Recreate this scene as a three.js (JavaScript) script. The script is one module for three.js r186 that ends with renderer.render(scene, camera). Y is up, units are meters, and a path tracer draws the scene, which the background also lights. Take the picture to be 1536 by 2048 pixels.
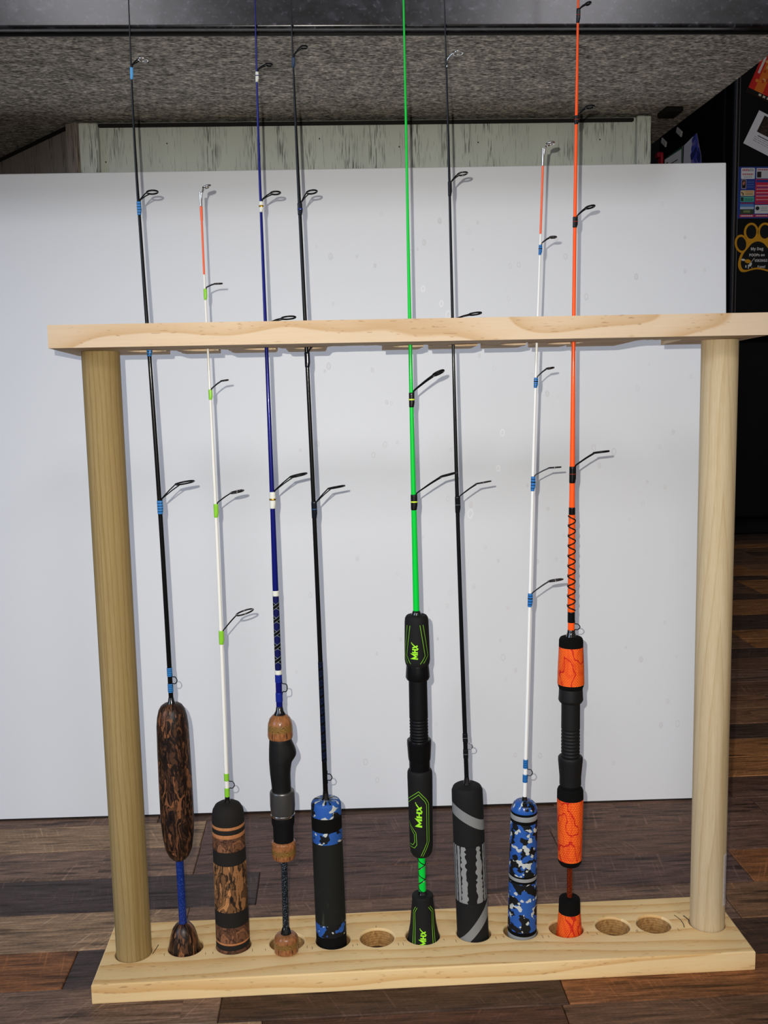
import * as THREE from 'three';
import { mergeGeometries } from 'three/addons/utils/BufferGeometryUtils.js';
import { RoundedBoxGeometry } from 'three/addons/geometries/RoundedBoxGeometry.js';
import { ImprovedNoise } from 'three/addons/math/ImprovedNoise.js';
import { RectAreaLightUniformsLib } from 'three/addons/lights/RectAreaLightUniformsLib.js';

// ---------------------------------------------------------------- camera, exposure, lights
RectAreaLightUniformsLib.init();
const scene = new THREE.Scene();
scene.background = new THREE.Color(0x000000);
const camera = new THREE.PerspectiveCamera(53.69, 1536 / 2048, 0.02, 40);
camera.position.set(-0.07726, 0.55256, 0.85989);
camera.rotation.set(-0.1298, -0.05202, -0.02066, 'YXZ');
scene.add(camera);
const renderer = new THREE.WebGLRenderer({ antialias: true });
renderer.toneMapping = THREE.LinearToneMapping;
renderer.toneMappingExposure = 1.0;
renderer.shadowMap.enabled = true;
renderer.shadowMap.type = THREE.PCFSoftShadowMap;

// the phone's flash, a couple of centimetres up and to the left of its lens
const flash = new THREE.SpotLight(0xfffaf0, 2.1, 0, 0.68, 1.0, 2);
flash.position.set(-0.0917, 0.5697, 0.8605);
flash.target.position.set(0.0, 0.34, -0.4);
flash.shadow.radius = 0.06;
flash.castShadow = true;
scene.add(flash, flash.target);
// ceiling lamps far behind the camera and a daylight window on the left
const ROOM = { left: -3.2, right: 3.0, back: -3.4, front: 6.2, height: 2.5 };
const LAMPS = [[-1.2, 4.4, 0.6, 1.8], [1.2, 4.4, 0.6, 1.8]];
for (const [x, z, w, d] of LAMPS) {
  const l = new THREE.RectAreaLight(0xfaf8ff, 15.5, w, d);
  l.position.set(x, ROOM.height - 0.04, z); l.rotation.x = -Math.PI / 2; scene.add(l);
}
const daylight = new THREE.RectAreaLight(0xc4dcff, 9.5, 1.5, 1.2);
daylight.position.set(ROOM.left + 0.02, 1.5, 2.0); daylight.rotation.y = -Math.PI / 2; scene.add(daylight);

// ---------------------------------------------------------------- helpers
const PI = Math.PI, V2 = (x, y) => new THREE.Vector2(x, y), V3 = (x, y, z) => new THREE.Vector3(x, y, z);
function rng(seed) { let s = seed >>> 0; return () => { s = (s + 0x6d2b79f5) >>> 0; let t = s; t = Math.imul(t ^ (t >>> 15), t | 1); t ^= t + Math.imul(t ^ (t >>> 7), t | 61); return ((t ^ (t >>> 14)) >>> 0) / 4294967296; }; }
const noise3 = new ImprovedNoise();
const N = (x, y, z = 0) => noise3.noise(x + 31.7, y + 17.3, z + 5.1);
function fbm(x, y, z = 0, o = 4) { let a = 0.5, f = 1, s = 0; for (let i = 0; i < o; i++) { s += a * N(x * f, y * f, z * f + i * 7.3); a *= 0.5; f *= 2; } return s; }
const clamp = (x, a = 0, b = 1) => Math.min(b, Math.max(a, x)), mix = (a, b, t) => a + (b - a) * t, smooth = (a, b, x) => { const t = clamp((x - a) / (b - a)); return t * t * (3 - 2 * t); };
const mix3 = (a, b, t) => [mix(a[0], b[0], t), mix(a[1], b[1], t), mix(a[2], b[2], t)];
const counts = {};
function numbered(name) { const n = counts[name] = (counts[name] ?? -1) + 1; return n ? name + '_' + String(n).padStart(3, '0') : name; }
function tag(o, label, category, extra = {}) { Object.assign(o.userData, { label, category }, extra); return o; }
function thing(name, label, category, extra) { const g = new THREE.Group(); g.name = numbered(name); scene.add(g); return tag(g, label, category, extra); }
function part(parent, name, geometry, material, label) {
  const m = new THREE.Mesh(geometry, material); m.name = numbered(name); m.castShadow = m.receiveShadow = true;
  if (label) m.userData.label = label;
  parent.add(m); return m;
}
function struct(name, geometry, material) { const m = part(scene, name, geometry, material); m.name = name; m.userData.kind = 'structure'; return m; }
function mat(o) { return new THREE.MeshPhysicalMaterial({ roughness: 0.6, metalness: 0, specularIntensity: 0.45, ...o }); }
// textures computed pixel by pixel: fn(u, v) -> [r, g, b] in 0..255 sRGB
function pixels(w, h, fn, opt = {}) {
  const d = new Uint8Array(w * h * 4);
  for (let y = 0, i = 0; y < h; y++) for (let x = 0; x < w; x++, i += 4) { const c = fn((x + 0.5) / w, (y + 0.5) / h); d[i] = clamp(c[0], 0, 255); d[i + 1] = clamp(c[1], 0, 255); d[i + 2] = clamp(c[2], 0, 255); d[i + 3] = 255; }
  const t = new THREE.DataTexture(d, w, h); t.magFilter = THREE.LinearFilter; t.minFilter = THREE.LinearMipmapLinearFilter; t.generateMipmaps = true;
  t.wrapS = t.wrapT = THREE.RepeatWrapping; if (!opt.data) t.colorSpace = THREE.SRGBColorSpace; t.needsUpdate = true;
  if (opt.repeat) t.repeat.set(...opt.repeat);
  if (opt.offset) t.offset.set(...opt.offset);
  return t;
}
function drawn(w, h, fn) {
  const c = document.createElement('canvas'); c.width = w; c.height = h; fn(c.getContext('2d'), w, h);
  const t = new THREE.CanvasTexture(c); t.colorSpace = THREE.SRGBColorSpace; t.wrapS = THREE.RepeatWrapping; t.magFilter = THREE.LinearFilter; return t;
}
// noise on a cylinder, so that it closes on itself: u around, v along, girth and length in the noise's own units
const around = (u, v, girth, length, o = 3, seed = 0) => fbm(Math.cos(u * 2 * PI) * girth + seed, v * length, Math.sin(u * 2 * PI) * girth + seed * 1.7, o);
// a turned solid: profile [[s, r], ...] from bottom to top in metres, closed at both ends; front of the thing at u = 0.5
function turned(profile, { seg = 40, bend = () => 0, shape = null } = {}) {
  const p = [[profile[0][0], 0.00005], ...profile, [profile[profile.length - 1][0], 0.00005]], q = [];
  for (let i = 0; i < p.length; i++) {                       // soften corners a little so that they catch light
    if (i === 0 || i === p.length - 1) { q.push(p[i]); continue; }
    const a = V2(...p[i - 1]).sub(V2(...p[i])), b = V2(...p[i + 1]).sub(V2(...p[i])), la = a.length(), lb = b.length();
    if (la < 1e-7 || lb < 1e-7 || Math.abs(a.clone().normalize().dot(b.clone().normalize())) > 0.85) { q.push(p[i]); continue; }
    const e = Math.min(0.0004, la * 0.3, lb * 0.3);
    q.push([p[i][0] + a.x / la * e, p[i][1] + a.y / la * e], [p[i][0] + b.x / lb * e, p[i][1] + b.y / lb * e]);
  }
  const g = new THREE.LatheGeometry(q.map(([s, r]) => V2(Math.max(r, 0.00003), s)), seg, PI, 2 * PI);
  const pos = g.attributes.position, uv = g.attributes.uv, y0 = profile[0][0], y1 = profile[profile.length - 1][0], v = V3();
  for (let i = 0; i < pos.count; i++) {
    v.fromBufferAttribute(pos, i); uv.setY(i, (v.y - y0) / (y1 - y0));
    if (shape) shape(v, (v.y - y0) / (y1 - y0));
    v.x += bend(v.y); pos.setXYZ(i, v.x, v.y, v.z);
  }
  if (shape) g.computeVertexNormals();
  return g;
}
function slice(profile, a, b) {
  const at = (s) => { for (let i = 1; i < profile.length; i++) if (s <= profile[i][0]) { const [s0, r0] = profile[i - 1], [s1, r1] = profile[i]; return r0 + (r1 - r0) * (s - s0) / (s1 - s0); } return profile[profile.length - 1][1]; };
  return [[a, at(a)], ...profile.filter(([s]) => s > a + 1e-5 && s < b - 1e-5), [b, at(b)]];
}
// boxes with uv in metres on every face and softened edges
function box(w, h, d, r = 0.0015, seg = 1) {
  const g = new RoundedBoxGeometry(w, h, d, seg, Math.min(r, w / 2.01, h / 2.01, d / 2.01)), p = g.attributes.position, n = g.attributes.normal, uv = g.attributes.uv;
  for (let i = 0; i < p.count; i++) {
    const a = Math.abs(n.getX(i)), b = Math.abs(n.getY(i)), c = Math.abs(n.getZ(i));
    if (b >= a && b >= c) uv.setXY(i, p.getX(i), p.getZ(i)); else if (c >= a) uv.setXY(i, p.getX(i), p.getY(i)); else uv.setXY(i, p.getZ(i), p.getY(i));
  }
  return g;
}
const moved = (g, x, y, z) => g.translate(x, y, z);
function metreUV(g, scaleU = 1, scaleV = 1, du = 0, dv = 0) { const uv = g.attributes.uv; for (let i = 0; i < uv.count; i++) uv.setXY(i, uv.getX(i) * scaleU + du, uv.getY(i) * scaleV + dv); return g; }
function tubeAlong(points, r, seg = 24, sides = 8, tension = 0.5) { return new THREE.TubeGeometry(new THREE.CatmullRomCurve3(points, false, 'catmullrom', tension), seg, r, sides, false); }

// ---------------------------------------------------------------- materials of the setting
// sawn pine: growth rings drawn out along x, darker late wood, short resin dashes; uv in metres over a sheet 0.64 x 0.16
function pineTexture(seed, light, dark, rings = 9, swing = 1.2) {
  return pixels(1280, 320, (u, v) => {
    const x = u * 0.64, y = v * 0.16, warp = fbm(x * 3.2 + seed, y * 9 + seed, seed, 3) * swing;
    const d = (y / 0.16) * rings + warp * 2.2 + Math.sin(x * 5 + seed) * 0.35, f = d - Math.floor(d);
    const late = Math.pow(f, 3.2) * (1 - smooth(0.93, 1, f));
    const fibre = N(x * 60, y * 1500, seed) * 0.5 + N(x * 25, y * 500, seed + 3) * 0.5;
    const dash = smooth(0.42, 0.6, N(x * 130 + seed * 3, y * 900, seed + 9)) * smooth(0.2, 0.9, f);
    let c = mix3(light, dark, clamp(late * 0.75 + fibre * 0.13 + 0.1));
    c = mix3(c, [150, 104, 60], dash * 0.45);
    const tone = 1 + 0.05 * fbm(x * 6, y * 12, seed + 20, 2);
    return [c[0] * tone, c[1] * tone, c[2] * tone];
  }, { repeat: [1 / 0.64, 1 / 0.16], offset: [0.5, 0.2] });
}
const baseMap = pineTexture(3.3, [246, 216, 160], [214, 160, 92], 8, 1.0);
const topMap = pineTexture(8.1, [238, 212, 176], [207, 164, 112], 5, 1.6);
const pineBase = mat({ map: baseMap, roughness: 0.72 }), pineTop = mat({ map: topMap, color: 0xe6e8ee, roughness: 0.72 });
// poplar dowel: u around, v along; faint cathedral arches on the front
function poplarTexture(seed, light, dark, arches, streak, weight = 0.6) {
  return pixels(256, 1024, (u, v) => {
    const a = (u - 0.5) * 2, w = around(u, v, 0.5, 2.2, 3, seed);
    const arch = arches ? Math.abs(a) * 2.4 + v * 1.7 + w * 0.5 : Math.abs(a + 0.15) * 5 + v * 0.35 + w * 0.8, f = arch * 2.2 - Math.floor(arch * 2.2);
    const line = Math.pow(f, 6) * (1 - smooth(0.94, 1, f));
    const fibre = N(u * 90, v * 14, seed) * 0.5 + N(u * 220, v * 60, seed + 2) * 0.5;
    const band = smooth(0.05, 0.5, around(u, v * 0.3, 1.1, 1, 2, seed + 5));
    let c = mix3(light, dark, clamp(0.2 + line * weight + fibre * 0.24));
    c = mix3(c, dark, 0.35 * smooth(0.15, 0.45, N(u * 7 + w * 2, v * 1.3, seed + 8)));
    return mix3(c, streak, band * 0.5);
  });
}
const poplarLeft = mat({ color: 0xc4baa2, map: poplarTexture(2.2, [214, 196, 154], [158, 130, 84], false, [176, 158, 104]), roughness: 0.68 });
const poplarRight = mat({ color: 0xeae6e0, map: poplarTexture(6.4, [226, 210, 176], [176, 146, 100], true, [214, 200, 166], 0.38), roughness: 0.68 });
// laminate floor: neutral grain that each plank tints
function grainTexture(seed, hatch) {
  return pixels(768, 192, (u, v) => {
    const x = u * 0.6, y = v * 0.15, w = fbm(x * 5, y * 40, seed, 3);
    let g = 196 + 60 * fbm(x * 9 + w, y * 130 + w * 3, seed, 3) + 62 * N(x * 40, y * 900, seed + 4) + 26 * N(x * 300, y * 600, seed + 8);
    g -= 60 * smooth(0.25, 0.6, N(x * 18, y * 160, seed + 2));
    const lean = x + y * hatch, scratch = smooth(0.32, 0.62, N(lean * 520, y * 16, seed + 6)) * smooth(-0.25, 0.25, N(x * 14, y * 30, seed + 7)) + smooth(0.45, 0.65, N(lean * 900, y * 50, seed + 16)) * 0.6;
    g += scratch * 58;
    const hair = 1 - smooth(0.0, 0.012, Math.abs(fbm(x * 9, y * 22, seed + 31, 2))); g += hair * 34 * smooth(0.1, 0.4, N(x * 22, y * 40, seed + 33));
    const arc = Math.sin((y * 90 + Math.pow((x - 0.3) * 7, 2) * 1.3 + w * 2) * 4); g += arc * 7;
    return [g, g * 0.985, g * 0.965];
  }, { repeat: [1 / 0.6, 1 / 0.15] });
}
const grains = [grainTexture(1.5, 0.15), grainTexture(4.2, 0.55), grainTexture(7.7, -0.4), grainTexture(11.3, -0.15)];
const TONES = { farOrange: 0xb07c50, farBrown: 0x967056, farDark: 0x7e604d, farBlack: 0x5c4a3f, farDusk: 0x846858, umber: 0x7a5a41, tan: 0x94795f, mid: 0x745c4e, grey: 0x7a6253, plum: 0x463a38, dark: 0x4b372b, red: 0x56392b, brown: 0x694c38, orange: 0x805333, orangeLight: 0x8e603b, hatch: 0x6a5144, black: 0x3a2b23, dusk: 0x5d4740 };
const plankMats = {};
function plankMat(tone, k) { return plankMats[tone + k % grains.length] ??= mat({ map: grains[k % grains.length], color: new THREE.Color(TONES[tone]).multiplyScalar(1.85), roughness: 0.55, bumpMap: grains[k % grains.length], bumpScale: 0.0003 }); }
// counter: rough striated laminate underneath, dark speckled stone-look edge
const underMap = pixels(1024, 512, (u, v) => {
  const x = u * 0.5, z = v * 0.25, wb = fbm(x * 40, z * 40, 5.5, 2) * 0.9, s = N(x * 190 + wb, z * 380 + wb * 3, 1.5) * 0.62 + N(x * 420, z * 620, 4.4) * 0.5 + N(x * 40, z * 90, 2.2) * 0.22;
  const streak = smooth(0.3, 0.55, fbm(x * 6, z * 46, 7.5, 2)) * 26;
  const k = 160 + s * 125 + streak - smooth(0.3, 0.6, N(x * 150 + wb * 2, z * 420 + wb * 4, 9.1)) * 75; return [k, k * 0.972, k * 0.915];
}, { repeat: [2, 4] });
const underBump = underMap;
const stoneMap = pixels(1024, 256, (u, v) => {
  const x = u * 0.4, y = v * 0.1, b = fbm(x * 50, y * 60, 3.3, 4) + 0.5 * smooth(0.1, 0.35, N(x * 70, y * 90, 6.1)) - 0.35 * smooth(0.1, 0.35, N(x * 90, y * 120, 16.1)), f = smooth(0.28, 0.5, N(x * 300, y * 300, 8.8)), w = smooth(0.45, 0.62, N(x * 90, y * 110, 12.4));
  const k = 66 + b * 84 + f * 70 + w * 30; return [k, k * 1.0, k * 1.03];
}, { repeat: [2.5, 10] });
const counterUnder = mat({ map: underMap, color: 0xffffff, roughness: 0.92, bumpMap: underBump, bumpScale: 0.0012 });
const counterEdge = mat({ map: stoneMap, color: 0x6f6f76, roughness: 0.3, clearcoat: 0.6, clearcoatRoughness: 0.2 });
// grey painted oak: open pores as dark vertical dashes, in cathedral sweeps
const oakMap = pixels(1024, 512, (u, v) => {
  const x = u * 0.7, y = v * 0.35, lean = fbm(x * 5, y * 1.6, 2.6, 2), d = x * 22 + lean * 5 + Math.sin(x * 13) * y * 3, f = Math.abs((d - Math.floor(d)) - 0.5) * 2;
  const pore = smooth(0.1, 0.4, N(x * 1000, y * 42, 3.1)) * smooth(0.4, 0.95, f) * smooth(-0.35, 0.15, N(x * 12, y * 4, 1.1)) + smooth(0.3, 0.6, N(x * 800, y * 60, 6.3)) * 0.3;
  const k = 222 + 14 * fbm(x * 30, y * 8, 9, 2) - 108 * clamp(pore); return [k, k * 1.0, k * 0.965];
}, { repeat: [1 / 0.7, 1 / 0.35] });
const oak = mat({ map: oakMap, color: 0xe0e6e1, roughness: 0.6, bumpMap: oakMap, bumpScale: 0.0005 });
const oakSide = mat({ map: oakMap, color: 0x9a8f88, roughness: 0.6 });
// white hardboard with a few dried drip rings
const boardMap = drawn(2048, 1400, (c, w, h) => {
  c.fillStyle = '#eceeef'; c.fillRect(0, 0, w, h);
  const r = rng(77);
  for (let i = 0; i < 120; i++) { const x = w * (0.45 + 0.55 * r()), y = h * (0.06 + 0.9 * r()), s = 2.5 + r() * 4.5; c.strokeStyle = `rgba(150,148,140,${0.05 + r() * 0.12})`; c.lineWidth = 1 + r() * 1.8; c.beginPath(); c.ellipse(x, y, s * 0.7, s, 0, 0, 7); c.stroke(); if (r() < 0.4) { c.fillStyle = 'rgba(170,165,140,0.09)'; c.fill(); } }
  c.strokeStyle = 'rgba(255,255,255,0.95)'; c.lineWidth = 2.2;
  for (const [x, y, s] of [[0.648, 0.205, 6], [0.656, 0.222, 8], [0.626, 0.182, 6], [0.678, 0.53, 9], [0.72, 0.405, 7], [0.714, 0.46, 6]]) { c.beginPath(); c.ellipse(x * w, y * h, s * 0.7, s, 0.2, 0, 7); c.stroke(); }
});
const whiteboardMat = mat({ map: boardMap, roughness: 0.42, specularIntensity: 0.5 });

// ---------------------------------------------------------------- the room
const wallMat = mat({ color: 0xcfc8bd, roughness: 0.9 }), backMat = mat({ color: 0x2c2420, roughness: 0.8 }), ceilMat = mat({ color: 0xe9e6e0, roughness: 0.95 });
const RW = ROOM.right - ROOM.left, RD = ROOM.front - ROOM.back, RX = (ROOM.right + ROOM.left) / 2, RZ = (ROOM.front + ROOM.back) / 2;
struct('wall_back', moved(box(RW + 0.2, ROOM.height, 0.1), RX, ROOM.height / 2, ROOM.back - 0.05), backMat);
struct('wall_front', moved(box(RW + 0.2, ROOM.height, 0.1), RX, ROOM.height / 2, ROOM.front + 0.05), wallMat);
struct('wall_right', moved(box(0.1, ROOM.height, RD), ROOM.right + 0.05, ROOM.height / 2, RZ), wallMat);
{ // left wall with a window opening
  const z0 = 1.25, z1 = 2.75, y0 = 0.9, y1 = 2.1, x = ROOM.left - 0.05;
  struct('wall_left', mergeGeometries([
    moved(box(0.1, ROOM.height, z0 - ROOM.back), x, ROOM.height / 2, (z0 + ROOM.back) / 2), moved(box(0.1, ROOM.height, ROOM.front - z1), x, ROOM.height / 2, (ROOM.front + z1) / 2),
    moved(box(0.1, y0, z1 - z0), x, y0 / 2, (z0 + z1) / 2), moved(box(0.1, ROOM.height - y1, z1 - z0), x, (ROOM.height + y1) / 2, (z0 + z1) / 2)]), wallMat);
  struct('window_1', moved(box(0.02, y1 - y0, z1 - z0), x, (y0 + y1) / 2, (z0 + z1) / 2), mat({ color: 0xdfe9f5, emissive: 0xcfe2ff, emissiveIntensity: 0.5, roughness: 0.2 }));
}
const ceiling = struct('ceiling', moved(box(RW + 0.2, 0.1, RD + 0.2), RX, ROOM.height + 0.05, RZ), ceilMat);
for (const [x, z, w, d] of LAMPS) part(ceiling, 'lamp_panel', moved(box(w, 0.03, d), x, ROOM.height - 0.015, z), mat({ color: 0xffffff, emissive: 0xfff4e6, emissiveIntensity: 0.6 }));

// ---------------------------------------------------------------- floor: laminate strips, each a piece
const floor = new THREE.Group(); floor.name = 'floor'; floor.userData.kind = 'structure'; scene.add(floor);
part(floor, 'subfloor', moved(box(RW, 0.1, RD), RX, -0.0535, RZ), mat({ color: 0x4a372c, roughness: 0.6 }));
function plankGeometry(x0, x1, z0, z1, seed) {          // z0 > z1; bevelled upper edges, uv in metres
  const gap = 0.00035, b = 0.0009, dp = 0.0009, h = 0.0035;
  const xa = x0 + gap, xb = x1 - gap, za = z1 + gap, zb = z0 - gap;
  const P = [[xa + b, 0, za + b], [xb - b, 0, za + b], [xb - b, 0, zb - b], [xa + b, 0, zb - b], [xa, -dp, za], [xb, -dp, za], [xb, -dp, zb], [xa, -dp, zb], [xa, -h, za], [xb, -h, za], [xb, -h, zb], [xa, -h, zb]];
  const F = [[3, 2, 1, 0], [0, 1, 5, 4], [1, 2, 6, 5], [2, 3, 7, 6], [3, 0, 4, 7], [4, 5, 9, 8], [5, 6, 10, 9], [6, 7, 11, 10], [7, 4, 8, 11]];
  const pos = [], uv = [], du = (seed * 0.371) % 1, dv = (seed * 0.173) % 1;
  for (const [a, bb, c, d] of F) for (const i of [a, bb, c, a, c, d]) { pos.push(...P[i]); uv.push(P[i][0] + du, P[i][2] + dv); }
  const g = new THREE.BufferGeometry(); g.setAttribute('position', new THREE.Float32BufferAttribute(pos, 3)); g.setAttribute('uv', new THREE.Float32BufferAttribute(uv, 2)); g.computeVertexNormals(); return g;
}
let plankCount = 0;
function plankRow(z0, z1, pieces, xEnd) { pieces.forEach(([x, tone], i) => { const x1 = pieces[i + 1]?.[0] ?? xEnd; part(floor, 'plank', plankGeometry(x, x1, z0, z1, ++plankCount), plankMat(tone, plankCount)); }); }
const SEAM = [0.166, 0.1057, 0.0355, -0.027, -0.0913, -0.164, -0.2385, -0.3105, -0.38, -0.45];
[
  [[-0.95, 'mid'], [-0.52, 'dark'], [-0.1, 'brown'], [0.33, 'red'], [0.7, 'mid']],
  [[-0.95, 'dark'], [-0.5, 'mid'], [-0.2, 'tan'], [-0.15, 'red'], [0.115, 'brown'], [0.56, 'orange']],
  [[-0.95, 'brown'], [-0.6, 'grey'], [-0.189, 'dark'], [0.1217, 'orange'], [0.47, 'dark'], [0.8, 'brown']],
  [[-0.95, 'dark'], [-0.72, 'orange'], [-0.339, 'plum'], [-0.02, 'dark'], [0.29, 'dark'], [0.66, 'orange']],
  [[-0.95, 'orange'], [-0.62, 'tan'], [-0.24, 'mid'], [0.07, 'mid'], [0.33, 'umber'], [0.68, 'mid']],
  [[-0.95, 'mid'], [-0.66, 'plum'], [-0.17, 'dusk'], [0.374, 'orange'], [0.71, 'dark']],
  [[-0.95, 'tan'], [-0.72, 'grey'], [-0.246, 'dusk'], [0.18, 'hatch'], [0.52, 'brown'], [0.8, 'orange']],
  [[-0.95, 'dark'], [-0.78, 'tan'], [-0.247, 'dusk'], [0.21, 'hatch'], [0.46, 'hatch'], [0.77, 'brown']],
  [[-0.95, 'brown'], [-0.7, 'mid'], [-0.31, 'dark'], [0.2, 'hatch'], [0.44, 'hatch'], [0.86, 'dark']],
].forEach((row, i) => plankRow(SEAM[i], SEAM[i + 1], row, 1.05));
{ // farther strips to the right of the cabinet, as far as they can be told apart
  const far = [[-0.52, ['farOrange', 0.55, 'farBrown']], [-0.591, ['farOrange', 0.6, 'farOrange']], [-0.6576, ['farBlack', 0.74, 'farDusk']], [-0.7305, ['farBrown', 0.95, 'farOrange']], [-0.8, ['farBrown', 0.66, 'farDusk']], [-0.87, ['farDark', 0.8, 'farDark']], [-0.945, ['farDark', 0.62, 'farDusk']], [-1.018, ['farDark', 0.9, 'farBrown']], [-1.091, ['farBlack', 0.9, 'farDark']],
    [-1.162, ['farDark', 0.773, 'farOrange']], [-1.234, ['farDark', 0.773, 'farOrange']], [-1.302, ['farBlack', 1.1, 'farDark']], [-1.369, ['farBlack', 0.98, 'farBlack']], [-1.445, ['farOrange', 1.2, 'farBrown']], [-1.52, ['farOrange', 1.0, 'farOrange']], [-1.582, ['farBlack', 1.1, 'farDark']], [-1.665, ['farDark', 1.0, 'farOrange']], [-1.75, ['farDark', 1.0, 'farOrange']], [-1.812, ['farBlack', 1.1, 'farDark']], [-1.888, ['farOrange', 1.2, 'farOrange']], [-1.964, ['farOrange', 1.1, 'farBrown']],
    [-2.035, ['farDark', 1.3, 'farDark']], [-2.105, ['farBlack', 1.1, 'farDark']], [-2.175, ['farDark', 1.2, 'farBlack']], [-2.242, ['farDark', 1.3, 'farBrown']], [-2.31, ['farOrange', 1.3, 'farOrange']], [-2.38, ['farDark', 1.2, 'farDark']], [-2.45, ['farBlack', 1.4, 'farBlack']], [-2.52, ['farBlack', 1.2, 'farBlack']]];
  let z = -0.45;
  far.forEach(([z1, [a, x, b]], i) => { const x0 = i < 4 ? 0.36 : 0.42; plankRow(z, z1, [[x0, a], [x, b], [x + 0.42, i % 2 ? 'farDark' : 'farBrown']], x + 0.42 + 0.5); z = z1; });
}

// ---------------------------------------------------------------- cabinet and counter behind the board
const CAB = { z: -0.452, left: -0.377, right: 0.339, back: -1.02, top: 0.876 };
{
  const cab = thing('island_cabinet', 'grey wood-grain cabinet back under the counter overhang, behind the white board', 'cabinet');
  cab.position.set(0, 0, CAB.z); cab.rotation.y = -0.014;
  const H = CAB.top;
  part(cab, 'back_panel', moved(box(0.68, H, 0.012, 0.001), -0.019, H / 2, -0.014), oak);
  part(cab, 'corner_stile', moved(box(0.024, H - 0.002, 0.02, 0.002), -0.365, H / 2, -0.01), oak);
  part(cab, 'corner_stile', moved(box(0.0185, H + 0.001, 0.02, 0.002), 0.3295, H / 2, -0.01), oak);
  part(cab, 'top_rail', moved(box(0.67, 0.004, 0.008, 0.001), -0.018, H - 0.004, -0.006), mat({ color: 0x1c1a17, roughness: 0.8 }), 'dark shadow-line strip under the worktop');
  { // the left side runs back at an angle
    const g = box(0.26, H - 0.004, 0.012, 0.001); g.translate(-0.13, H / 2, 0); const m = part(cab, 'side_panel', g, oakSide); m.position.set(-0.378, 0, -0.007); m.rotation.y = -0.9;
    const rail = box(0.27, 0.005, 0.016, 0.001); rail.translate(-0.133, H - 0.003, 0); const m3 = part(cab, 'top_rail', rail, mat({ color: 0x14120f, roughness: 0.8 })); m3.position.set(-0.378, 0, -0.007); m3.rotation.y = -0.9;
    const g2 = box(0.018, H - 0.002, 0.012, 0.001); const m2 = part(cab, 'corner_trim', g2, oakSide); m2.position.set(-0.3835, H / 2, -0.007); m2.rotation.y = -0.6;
  }
  part(cab, 'carcass', moved(box(0.69, H - 0.01, 0.5, 0.001), -0.01, H / 2 - 0.002, -0.272), mat({ color: 0x4a443e, roughness: 0.8 }));
  const r = rng(5);
  for (const [x, y] of [[-0.345, 0.83], [-0.27, 0.853], [-0.155, 0.852], [0.02, 0.846], [-0.08, 0.858], [0.275, 0.852], [0.12, 0.85], [0.331, 0.815]]) {
    const g = new THREE.CylinderGeometry(0.0009, 0.0009, 0.0006, 10).rotateX(PI / 2); part(cab, 'nail_head', g, mat({ color: 0x3a332a, roughness: 0.6 })).position.set(x, y - 0.004 + r() * 0.002, Math.abs(x) > 0.32 ? 0.0002 : -0.0078);
  }
}
{
  const c = thing('countertop', 'dark grey stone-look counter slab overhanging the fishing rods along the top of the picture', 'countertop');
  const front = -0.137, right = 0.4, left = -1.5, y0 = 0.879, y1 = 0.919;
  // plan outline: straight front, right end, and a left part that turns back at an angle
  const plan = (inset) => { const s = new THREE.Shape(), f = -(front - inset); s.moveTo(left, f); s.lineTo(right - inset, f); s.lineTo(right - inset + 0.012, 1.15); s.lineTo(left, 1.15); s.closePath(); return s; };
  const slab = new THREE.ExtrudeGeometry(plan(0.012), { depth: 0.03, bevelEnabled: false }).rotateX(-PI / 2).translate(0, y0, 0);
  part(c, 'underside', slab, counterUnder, 'rough grey striated underside of the counter');
  // rounded front edge: a bullnose profile swept along the front
  const e = new THREE.Shape(); e.moveTo(0, 0.0005); e.lineTo(0.0095, 0.0005); e.quadraticCurveTo(0.0128, 0.0008, 0.013, 0.004); e.lineTo(0.013, 0.036); e.quadraticCurveTo(0.013, 0.042, 0.006, 0.042); e.lineTo(-0.3, 0.042); e.lineTo(-0.3, 0.034); e.lineTo(0, 0.034); e.closePath();
  // extruded along z, then laid along x with the nose towards the camera
  const E2 = new THREE.ExtrudeGeometry(e, { depth: right - left, bevelEnabled: false, curveSegments: 8 });
  const p = E2.attributes.position, uv = E2.attributes.uv;
  for (let i = 0; i < p.count; i++) { const px = p.getX(i), py = p.getY(i), pz = p.getZ(i); p.setXYZ(i, right - pz, y0 + py, front - 0.013 + px); uv.setXY(i, right - pz, py + px); }
  E2.computeVertexNormals();
  part(c, 'front_edge', E2, counterEdge, 'dark speckled rounded front edge');
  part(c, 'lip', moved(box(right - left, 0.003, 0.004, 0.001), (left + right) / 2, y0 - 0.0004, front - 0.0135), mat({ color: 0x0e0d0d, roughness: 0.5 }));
  part(c, 'support_block', moved(box(0.022, 0.007, 0.035, 0.002), 0.357, y0 - 0.0035, -0.432), mat({ color: 0x0c0b0a, roughness: 0.8 }));
}
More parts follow.
